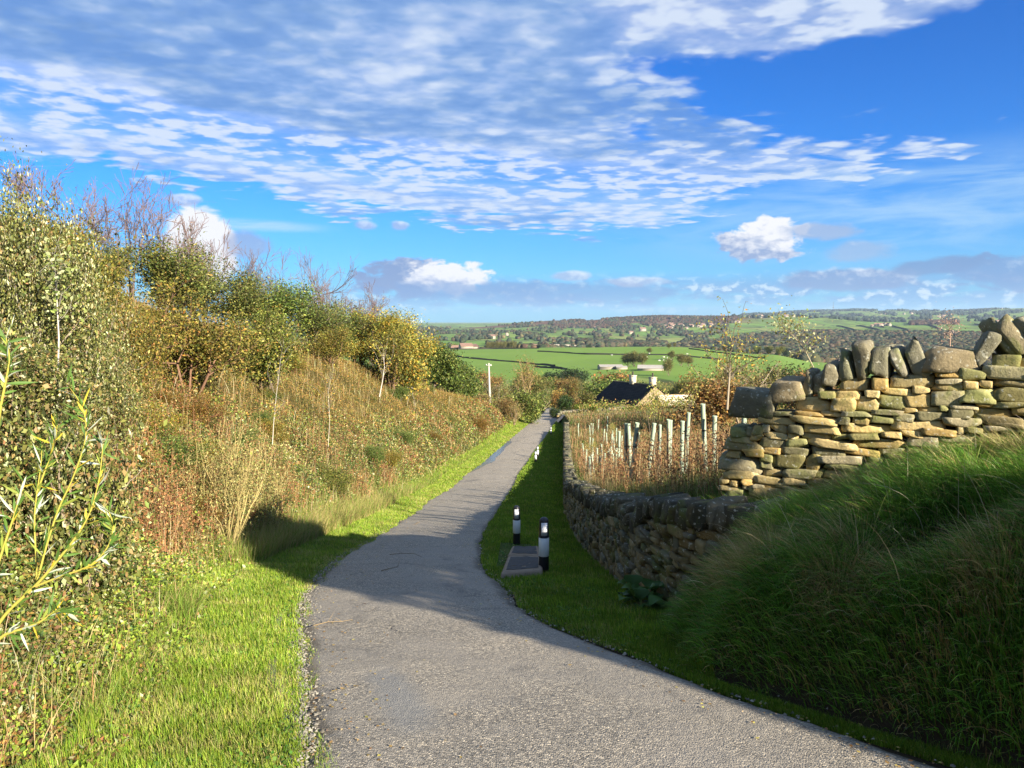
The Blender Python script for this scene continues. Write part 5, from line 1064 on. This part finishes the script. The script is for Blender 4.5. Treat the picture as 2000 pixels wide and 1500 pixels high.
def house(loc,rz,Lx,Wy,he,hr,label,name='stone_house',cat='house',roofm=None,wallm=None,chim=2,wins=True,group=None,sc=1.):
    """ridge along local x; eaves height he, ridge height hr"""
    t=thing(name,loc,label,cat,group,rz,sc); x,y=Lx/2,Wy/2; wallm=wallm or M_MAS; roofm=roofm or M_SLATE
    V=np.array([(-x,-y,-1.5),(x,-y,-1.5),(x,y,-1.5),(-x,y,-1.5),(-x,-y,he),(x,-y,he),(x,y,he),(-x,y,he),(-x,0,hr),(x,0,hr)]); 
    mk('wall',V,[np.array([[0,1,5,4],[2,3,7,6]]),np.array([[1,2,6,9,5],[3,0,4,8,7]])],wallm,t)
    ov=.22; th=.16; sl=(hr-he)/y; rf=Acc()
    for sg in(-1,1):
        y0,z0=sg*(y+ov),he-ov*sl; c=[(-x-.12,y0,z0+.03),(x+.12,y0,z0+.03),(x+.12,0,hr+.03),(-x-.12,0,hr+.03)]; c2=[(a,b,z+th) for a,b,z in c]
        rf.add(np.array(c+c2),np.array([[0,1,2,3],[4,5,6,7],[0,1,5,4],[1,2,6,5],[0,3,7,4]]))
    r=rf.build('roof',roofm,t)
    V,F=tube([(-x-.12,0,hr+th+.02),(x+.12,0,hr+th+.02)],.09,6); mk('ridge_tile',V,F,wallm,r)
    for k in range(chim):
        cx=(-x+.55,x*.05)[k] if chim==2 else 0; V,F=box((cx,0,hr+.5),(.45,.33,.75)); ch=mk('chimney',V,F,M_PALE,r)
        V,F=box((cx,0,hr+1.29),(.52,.40,.07)); mk('chimney_cap',V,F,M_PALE,r)
        V,F=lathe([(.13,hr+1.36),(.11,hr+1.9),(.13,hr+1.95),(.0,hr+1.95)],8,(cx,0,0)); mk('chimney_pot',V,F,M_RED,r,True)
    if wins:
        for sg in (-1,1):
            for cx in np.linspace(-x*.6,x*.6,max(2,int(Lx//3))):
                for cz in ((1.2,he-1.0) if he>4 else (he*.55,)):
                    V,F=box((cx,sg*(y+.03),cz),(.42,.05,.5)); w=mk('window',V,F,M_PALE,t); V,F=box((cx,sg*(y+.085),cz),(.33,.01,.4)); mk('pane',V,F,M_DARK,w)
        V,F=box((0,-(y+.04),.95),(.5,.05,1.05)); mk('door',V,F,M_STAKE,t)
    return t
# farmhouse: gable towards the camera side, two chimneys on the ridge
D=112.; gR=P(1232,751,D+1); 
def at_row(px,py,d): return P(px,py,d)
# gable end faces down-right of the picture (lit), long dark side faces the lane
hc=P(1237,800,D+2); rz=rad(122); hr_z=P(1228,752,D)[2]; base=float(hc[2])-2.4
t=house((hc[0],hc[1],base),rz,9.5,7.6,float(hr_z)-base-2.6,float(hr_z)-base,'stone farmhouse with dark slate roof and two chimneys beyond the tree guards')
oc=P(1335,790,104.); house((oc[0],oc[1],float(oc[2])-2.5),rad(8),7.5,4.,2.6,3.7,'low sunlit stone outbuilding next to the farmhouse','outbuilding','outbuilding',M_PALE,None,0,False)
gc=P(1425,803,98.); house((gc[0],gc[1],float(gc[2])-2.6),rad(-4),11,6,1.9,3.0,'long low grey roofed shed behind the tree guards','shed','shed',simple('grey_sheet',(.10,.095,.10),.7,.2,.2,3),M_PALE,0,False)
# distant buildings
M_REND=simple('pale_render',(.30,.26,.20),.9,.1,.15,.3); M_GREY=simple('barn_roof',(.17,.165,.16),.8,.2,.2,.4); M_BROOF=simple('tiled_roof',(.16,.10,.08),.9,.1,.2,.4)
FAR=[(1192,719,470,15,8,1.6,2.6,5,'long pale barn at the foot of the big pasture','g'),(1213,722,465,7,5,1.2,1.8,5,'low cream outbuilding next to the long pale barn','g'),(1270,723,450,15,9,1.3,3.0,-12,'grey roofed barn among bushes below the pasture','g'),(1285,725,448,7,5,1.4,2.2,-12,'small pale building in front of the grey roofed barn','g'),
 (910,680,985,17,11,5,9,20,'farmhouse with lit gable on the edge of the pasture','b'),(925,679,1000,13,10,5,8.5,60,'second farm building at the pasture edge with a white gable','b'),(890,681,1000,12,9,4,7,0,'low brown barn at the pasture edge','b'),
 (1045,667,1500,26,12,6,11,0,'stone mill building beside the quarry bank','b'),(1062,669,1480,18,12,6,10,30,'long stone house beside the quarry bank','b'),(1078,668,1500,22,12,6,10,-20,'pale stone row by the quarry bank','b')]
def fhouse(px,py,d,L,Wd,he,hr,rzd,label,kind,group):
    q=P(px,py,d); z=float(H(q[0],q[1])); return house((q[0],q[1],z),rad(rzd),L,Wd,he,hr,label,'distant_house','house',M_GREY if kind=='g' else M_BROOF,M_REND,0,False,group)
for a in FAR: fhouse(*a[:8],a[8],a[9],'farm buildings across the valley')
# small hamlets: each house a thing, copied
h0=fhouse(1300,632,3300,16,9,6,9.5,10,'pale house in the hillside village below the moor','b','houses of the hillside village')
def hamlet(lst,label,group):
    for (px,py,d,s_) in lst:
        q=P(px,py,d); z=float(H(q[0],q[1])); dup(h0,(q[0],q[1],z),R.uniform(-.5,.5)+(1.5 if R.random()<.3 else 0),s_,label,group)
hamlet([(1300+R.uniform(-2,95),634+R.normal(0,1.5),3300+R.uniform(-150,150),R.uniform(.8,1.5)) for _ in range(20)],'pale house in the hillside village below the moor','houses of the hillside village')
hamlet([(1462+R.uniform(0,44),626+R.normal(0,.8),4100+R.uniform(-60,60),R.uniform(1.0,1.6)) for _ in range(14)],'white house in the bright terrace on the far ridge','houses of the white terrace')
hamlet([(1700+R.uniform(0,36),643+R.normal(0,1.2),3100+R.uniform(-60,60),R.uniform(.9,1.6)) for _ in range(8)],'farm building among the walled fields under the plantation','buildings of the walled farm')
hamlet([(px,py,d,R.uniform(1,1.7)) for px,py,d in ((1535,635,4200),(1548,634,4200),(1570,634,4300),(1585,633,4300),(1620,632,4600),(1630,632,4600),(1660,632,4700),(1720,625,6200),(1730,625,6200),(1738,625,6300),(1765,624,6400),(1780,623,6400),(1834,629,5200),(1842,628,5300),(1895,629,5000),(1910,629,5000),(1930,628,5200),(1955,615,7800),(1900,614,7900),(1870,614,8000),(960,658,2300),(990,654,2500),(818,652,2700),(1112,650,2900),(1165,640,3600),(1232,648,2900),(1255,643,3100),(1436,634,3700),(1442,633,3700),(1948,637,3600),(1965,638,3500))],'lone pale farmstead building far across the valley','scattered farmsteads across the valley')
# ---------------------------------------------------------------- distant trees
def blob(n=2,seed=0):
    V,F=GB[n]; U=V/np.linalg.norm(V,axis=1)[:,None]; r=np.random.default_rng(seed); U=U*r.uniform(.7,1.2,(len(U),1)); U[:,2]=U[:,2]*.85+.7; return U,F
BL=[blob(3,i) for i in range(8)]
def wood(name,n,fn,cols,wts,sz,label=None):
    V=[];F=[];C=[];off=0; px,d=fn(n); a=(px-1000)/FP; x=a*d*math.cos(TH)*1.; y=d*math.cos(TH); z=H(x,y); s_=R.uniform(*sz,n); c=pal(cols,wts,n,.2)
    for k in range(n):
        U,f=BL[k%8]; ca,sa=math.cos(k),math.sin(k); W_=np.stack([U[:,0]*ca-U[:,1]*sa,U[:,0]*sa+U[:,1]*ca,U[:,2]*1.15],1)*s_[k]*.55; V.append(W_+[x[k],y[k],z[k]-.1*s_[k]]); F.append(f+off); C.append(np.repeat(c[k][None],len(U),0)*R.uniform(.75,1.25,(len(U),1))); off+=len(U)
    o=mk(name,np.concatenate(V),np.concatenate(F),M_STALK,None,False,np.concatenate(C)); tag(o,kind='stuff')
WD=[(.045,.055,.03),(.065,.06,.035),(.085,.065,.04),(.035,.05,.03),(.10,.085,.04)]
def reject(test,px0,px1,d0,d1):
    def fn(n):
        P_=[];D_=[];m=0
        while m<n:
            px=R.uniform(px0,px1,n*2); d=np.sqrt(R.uniform(d0**2,d1**2,n*2)); k=test(px,d); P_.append(px[k]);D_.append(d[k]); m+=k.sum()
        return np.concatenate(P_)[:n],np.concatenate(D_)[:n]
    return fn
def vt(px,d):
    lo=np.interp(px,[1230,1330,1500,1600,1750,2100],[1900,1500,1150,1000,950,950]); hi=np.interp(px,[1230,1330,1450,1500,1600,1800,1900,2100],[1950,1980,2350,2480,2480,2350,2250,2200]); return (d>lo+60*np.sin(px/23))&(d<hi+110*(fbm(px/28,px*0,5)-.5))
wood('valley_woodland',int(9500),reject(vt,1230,2100,950,2600),WD,[.3,.25,.2,.15,.1],(11,17))
wood('hillside_woodland',2600,reject(lambda px,d:(fbm(px/30,d/260,7)>.52)&(d>1250+.0*px)&((px<1180)|(d>2300)|(fbm(px/40,d/200,9)>.62)),740,1420,1250,4300),WD,[.35,.2,.1,.3,.05],(9,15))
wood('ridge_woodland',3000,reject(lambda px,d:(fbm(px/26,d/300,17)>.44),1080,1440,3700,4480),[(.075,.045,.03),(.06,.05,.03),(.05,.05,.03)],[.5,.3,.2],(9,14))
wood('wooded_band',1500,reject(lambda px,d:(np.abs(d-(1950+.35*(px-1150)))<90),1130,1300,1800,2150),WD,[.3,.25,.2,.15,.1],(12,17))
wood('plantation',900,reject(lambda px,d:(d>3350)&(d<3700),1775,1868,3350,3700),[(.08,.05,.035),(.06,.045,.03)],[.6,.4],(13,18))
wood('far_woodland',2600,reject(lambda px,d:(fbm(px/22,d/500,27)>.56),1430,2100,4000,9500),[(.03,.045,.035),(.045,.06,.04)],[.6,.4],(14,26))
wood('ridge_plantation',1500,reject(lambda px,d:(d>8300)&(d<9300),1520,1690,8300,9300),[(.025,.04,.03),(.035,.05,.035)],[.6,.4],(24,34))
wood('hedgerow_scrub',900,reject(lambda px,d:(np.abs(d-(1130+90*np.sin(px/60)))<35),930,1520,1000,1300),WD,[.3,.2,.2,.2,.1],(6,10))
# single trees in the pasture and hedgerows, each its own thing
def single(px,py,d,h,label,col=(1,1,1),w=1.):
    q=P(px,py,d); z=float(H(q[0],q[1])); s_=h/6.5; dup((pC if h>=10 else pA) if col[0]<1.05 else pB,(q[0],q[1],z-.2),R.uniform(0,6.28),(s_*w,s_*w,s_),label,'single trees in the far fields',col)
single(1417,688,860,11,'dark round tree on the far wall of the pasture'); single(1314,706,620,6.5,'round bush by the grazing sheep in the pasture',w=1.3); single(1270,697,720,5,'pale hawthorn bush in the middle of the pasture',w=1.4); single(1306,689,820,5,'small upper hawthorn bush in the pasture',w=1.4); single(1318,685,860,4.5,'farthest small hawthorn of the pasture',w=1.2)
single(1306,733,400,8,'dark bush before the grey roofed barn',w=1.); single(1255,712,520,8,'bush at the barn end below the pasture',w=1.6); single(1240,709,530,9,'taller bush at the barn end below the pasture',w=1.5); single(1228,708,540,8,'thorn bush over the barns',w=1.5); single(1330,716,500,7,'thorn row bush beside the barn paddock',w=1.6); single(1345,717,505,6,'last thorn bush of the barn paddock row',w=1.6)
single(1150,672,1350,16,'lone dark tree on the pasture skyline',w=.8); single(893,674,1050,14,'ochre tree at the end of the pasture farm',(1.3,1.1,.9)); single(868,703,700,5,'dark gorse clump on the pasture edge',w=2.6); single(880,703,705,5,'second gorse clump on the pasture edge',w=2.4)
single(1535,690,900,12,'dark tree where the pasture meets the valley wood'); single(1522,694,880,13,'tall ochre larch at the pasture corner',(1.25,1.,.9)); single(1500,693,890,12,'larch at the pasture corner beside the dark tree',(1.2,1.,.9)); single(1480,692,900,12,'first larch at the pasture corner',(1.2,1.05,.9))
for k in range(14): single(952+k*4.2+R.uniform(-1,1),678.5,1000+R.uniform(-15,15),9,'conifer in the dark hedge beside the pasture farm',w=.9)
# field walls across the pasture
def field_wall(pts,label,h=1.3,w=1.1):
    W3=[]
    for a,b in zip(pts[:-1],pts[1:]):
        for f in np.linspace(0,1,14)[:-1]: px=a[0]+(b[0]-a[0])*f; d=a[1]+(b[1]-a[1])*f; q=P(px,700,d); W3.append((q[0],q[1],float(H(q[0],q[1]))))
    W3=np.array(W3); o=W3[0].copy(); V=[];n=len(W3)
    for k,p in enumerate(W3):
        t_=W3[min(k+1,n-1)]-W3[max(k-1,0)]; t_[2]=0; t_/=np.linalg.norm(t_); nn=np.array([-t_[1],t_[0],0]); hh=h*(.8+.4*float(vn(k*.9,0,5)))
        for sg,z in ((-1,-.6),(-.6,hh),(.6,hh),(1,-.6)): V.append(p-o+nn*w/2*sg+np.array([0,0,z]))
    i=np.arange(n-1)[:,None]*4;j=np.arange(3)[None]; m_=mk('field_wall',np.array(V),np.stack([i+j,i+j+1,i+4+j+1,i+4+j],-1).reshape(-1,4),M_FW); m_.location=tuple(o); tag(m_,label,'wall','dark walls across the far fields')
M_FW=simple('dark_field_wall',(.035,.034,.028),.95,.05,.3,.5)
field_wall([(850,930),(960,960),(1060,900)],'dark wall along the top of the pasture by the farm'); field_wall([(868,760),(920,700),(1010,640),(1090,560)],'broken dark wall crossing the nearer half of the pasture'); field_wall([(1050,800),(1150,730),(1300,690),(1420,650)],'long thin dark wall across the middle of the pasture'); field_wall([(1345,830),(1420,780),(1500,720)],'dark wall near the wooded corner of the pasture'); field_wall([(1045,560),(1080,500),(1110,470)],'short stub of dark wall above the pine clump')
for k,(a,b) in enumerate((((1632,3300),(1680,2600)),((1670,3300),(1730,2550)),((1704,3500),(1725,2900)),((1740,3000),(1790,2500)),((1786,3350),(1850,2500)),((1900,3300),(1960,2700)))): field_wall([a,b],['first','second','third','fourth','fifth','last'][k]+' dark wall running down the fields above the valley wood',5,5)
# ---------------------------------------------------------------- masts, turbines, sheep
def mast(px,top,base,d,label,w=3.):
    q=P(px,base,d); z=float(q[2])-15; h=float(P(px,top,d)[2])-z; t=thing('radio_mast',(q[0],q[1],z),label,'mast'); V,F=tube([(0,0,0),(0,0,h)],[w,w*.45],6); mk('lattice_tower',V,F,M_MAST,t); V,F=tube([(0,0,h*.55),(0,0,h*.6)],[w*1.6,w*1.6],8); mk('platform',V,F,M_MAST,t)
M_MAST=simple('mast_steel',(.12,.14,.17),.6,.3)
mast(1627,590,612,9000,'tall thin radio mast on the far ridge',5.); mast(1275,612,622,4600,'small mast on the moor skyline',2.); mast(1876,604,613,9000,'short mast on the farthest ridge',4.); mast(1915,614,640,4200,'pylon like mast standing on the fields beyond the wall',1.6)
def turbine(px,top,base,d,label):
    q=P(px,base,d); z=float(q[2])-10; h=float(P(px,top,d)[2])-z; t=thing('wind_turbine',(q[0],q[1],z),label,'wind turbine','wind turbines on the horizon'); V,F=tube([(0,0,0),(0,0,h)],[4,2.5],8); mk('tower',V,F,M_WHT,t,True)
    V,F=box((0,-3,h),(2.,5,2.)); mk('nacelle',V,F,M_WHT,t)
    for a in (90,210,330): 
        e=np.array([math.cos(rad(a)),0,math.sin(rad(a))]); V,F=tube([np.array([0,-9,h])+e*1,np.array([0,-9,h])+e*38],[2.6,.6],5); mk('blade',V,F,M_WHT,t)
turbine(808,627,634,9800,'wind turbine on the horizon farther from the trees'); turbine(823,626,634,9800,'wind turbine on the horizon nearest the distant town')
M_WOOL=simple('wool',(.62,.60,.53),.95,.05,.1,5)
def sheep():
    A=Acc(); V,F=stone((.5,.25,.25),77,5,.06,2.2,.05); A.add(V+[0,0,.62],F); V,F=stone((.17,.10,.12),78,3,.05,2.2,.1); A.add(V+[.62,0,.72],F); V,F=tube([(.42,0,.7),(.6,0,.75)],[.12,.09],6); A.add(V,F)
    for sx in(-.32,.32):
        for sy in(-.13,.13): V,F=tube([(sx,sy,0),(sx+.02,sy,.25),(sx,sy,.5)],[.035,.04,.06],5); A.add(V,F)
    for sy in(-.1,.1): V,F=tube([(.56,sy*.8,.82),(.52,sy*1.8,.8)],[.03,.012],4); A.add(V,F)
    return A.build('sheep',M_WOOL,None,True)
sh=sheep(); 
for k,(px,py) in enumerate(((1292,702),(1297,699),(1303,700),(1288,706),(1296,705),(1325,696),(1342,693),(1268,692),(1264,699),(1195,695),(1310,705),(1335,699))):
    q=onfar=None; d=np.linspace(420,1000,600); pr=EYE[None]+pdir(px,py)[None]*d[:,None]; hz=H(pr[:,0],pr[:,1]); i=np.argmax(pr[:,2]<hz) or 300; p=pr[i]
    o=sh if k==0 else sh.copy(); 
    if k: COL.objects.link(o)
    o.location=(p[0],p[1],float(hz[i])); o.rotation_euler=(0,0,R.uniform(0,6.28)); o.scale=(1.5,1.5,1.5); tag(o,'white sheep grazing in the middle of the green pasture','sheep','sheep grazing in the pasture')
# ---------------------------------------------------------------- scree/quarry bank
q=P(1075,665,1560); V,F=stone((75,16,9),4242,7,.18,3,.3); zq=float(H(q[0],q[1])); o=mk('quarry_bank',V,F,simple('bare_rock',(.42,.36,.28),.95,.05,.5,.08),None,True); o.location=(q[0],q[1],zq+1); tag(o,kind='structure')
# remove the far-away prototypes
for o in (pA,pB,pC,pD,pE):
    for c in list(o.children): bpy.data.objects.remove(c)
    bpy.data.objects.remove(o)
# ---------------------------------------------------------------- air between here and the far ridges
V,F=box((0,7000,120),(15900,9500,215)); hz=mk('haze',V,F,None); tag(hz,kind='stuff')
m,nt,out=mat('haze'); N=NT(nt); v=N.n('ShaderNodeVolumePrincipled'); v.inputs['Color'].default_value=(.62,.78,1,1); v.inputs['Density'].default_value=3.8e-5; v.inputs['Anisotropy'].default_value=.1; N.lk(v.outputs[0],out.inputs['Volume']); hz.data.materials.append(m)
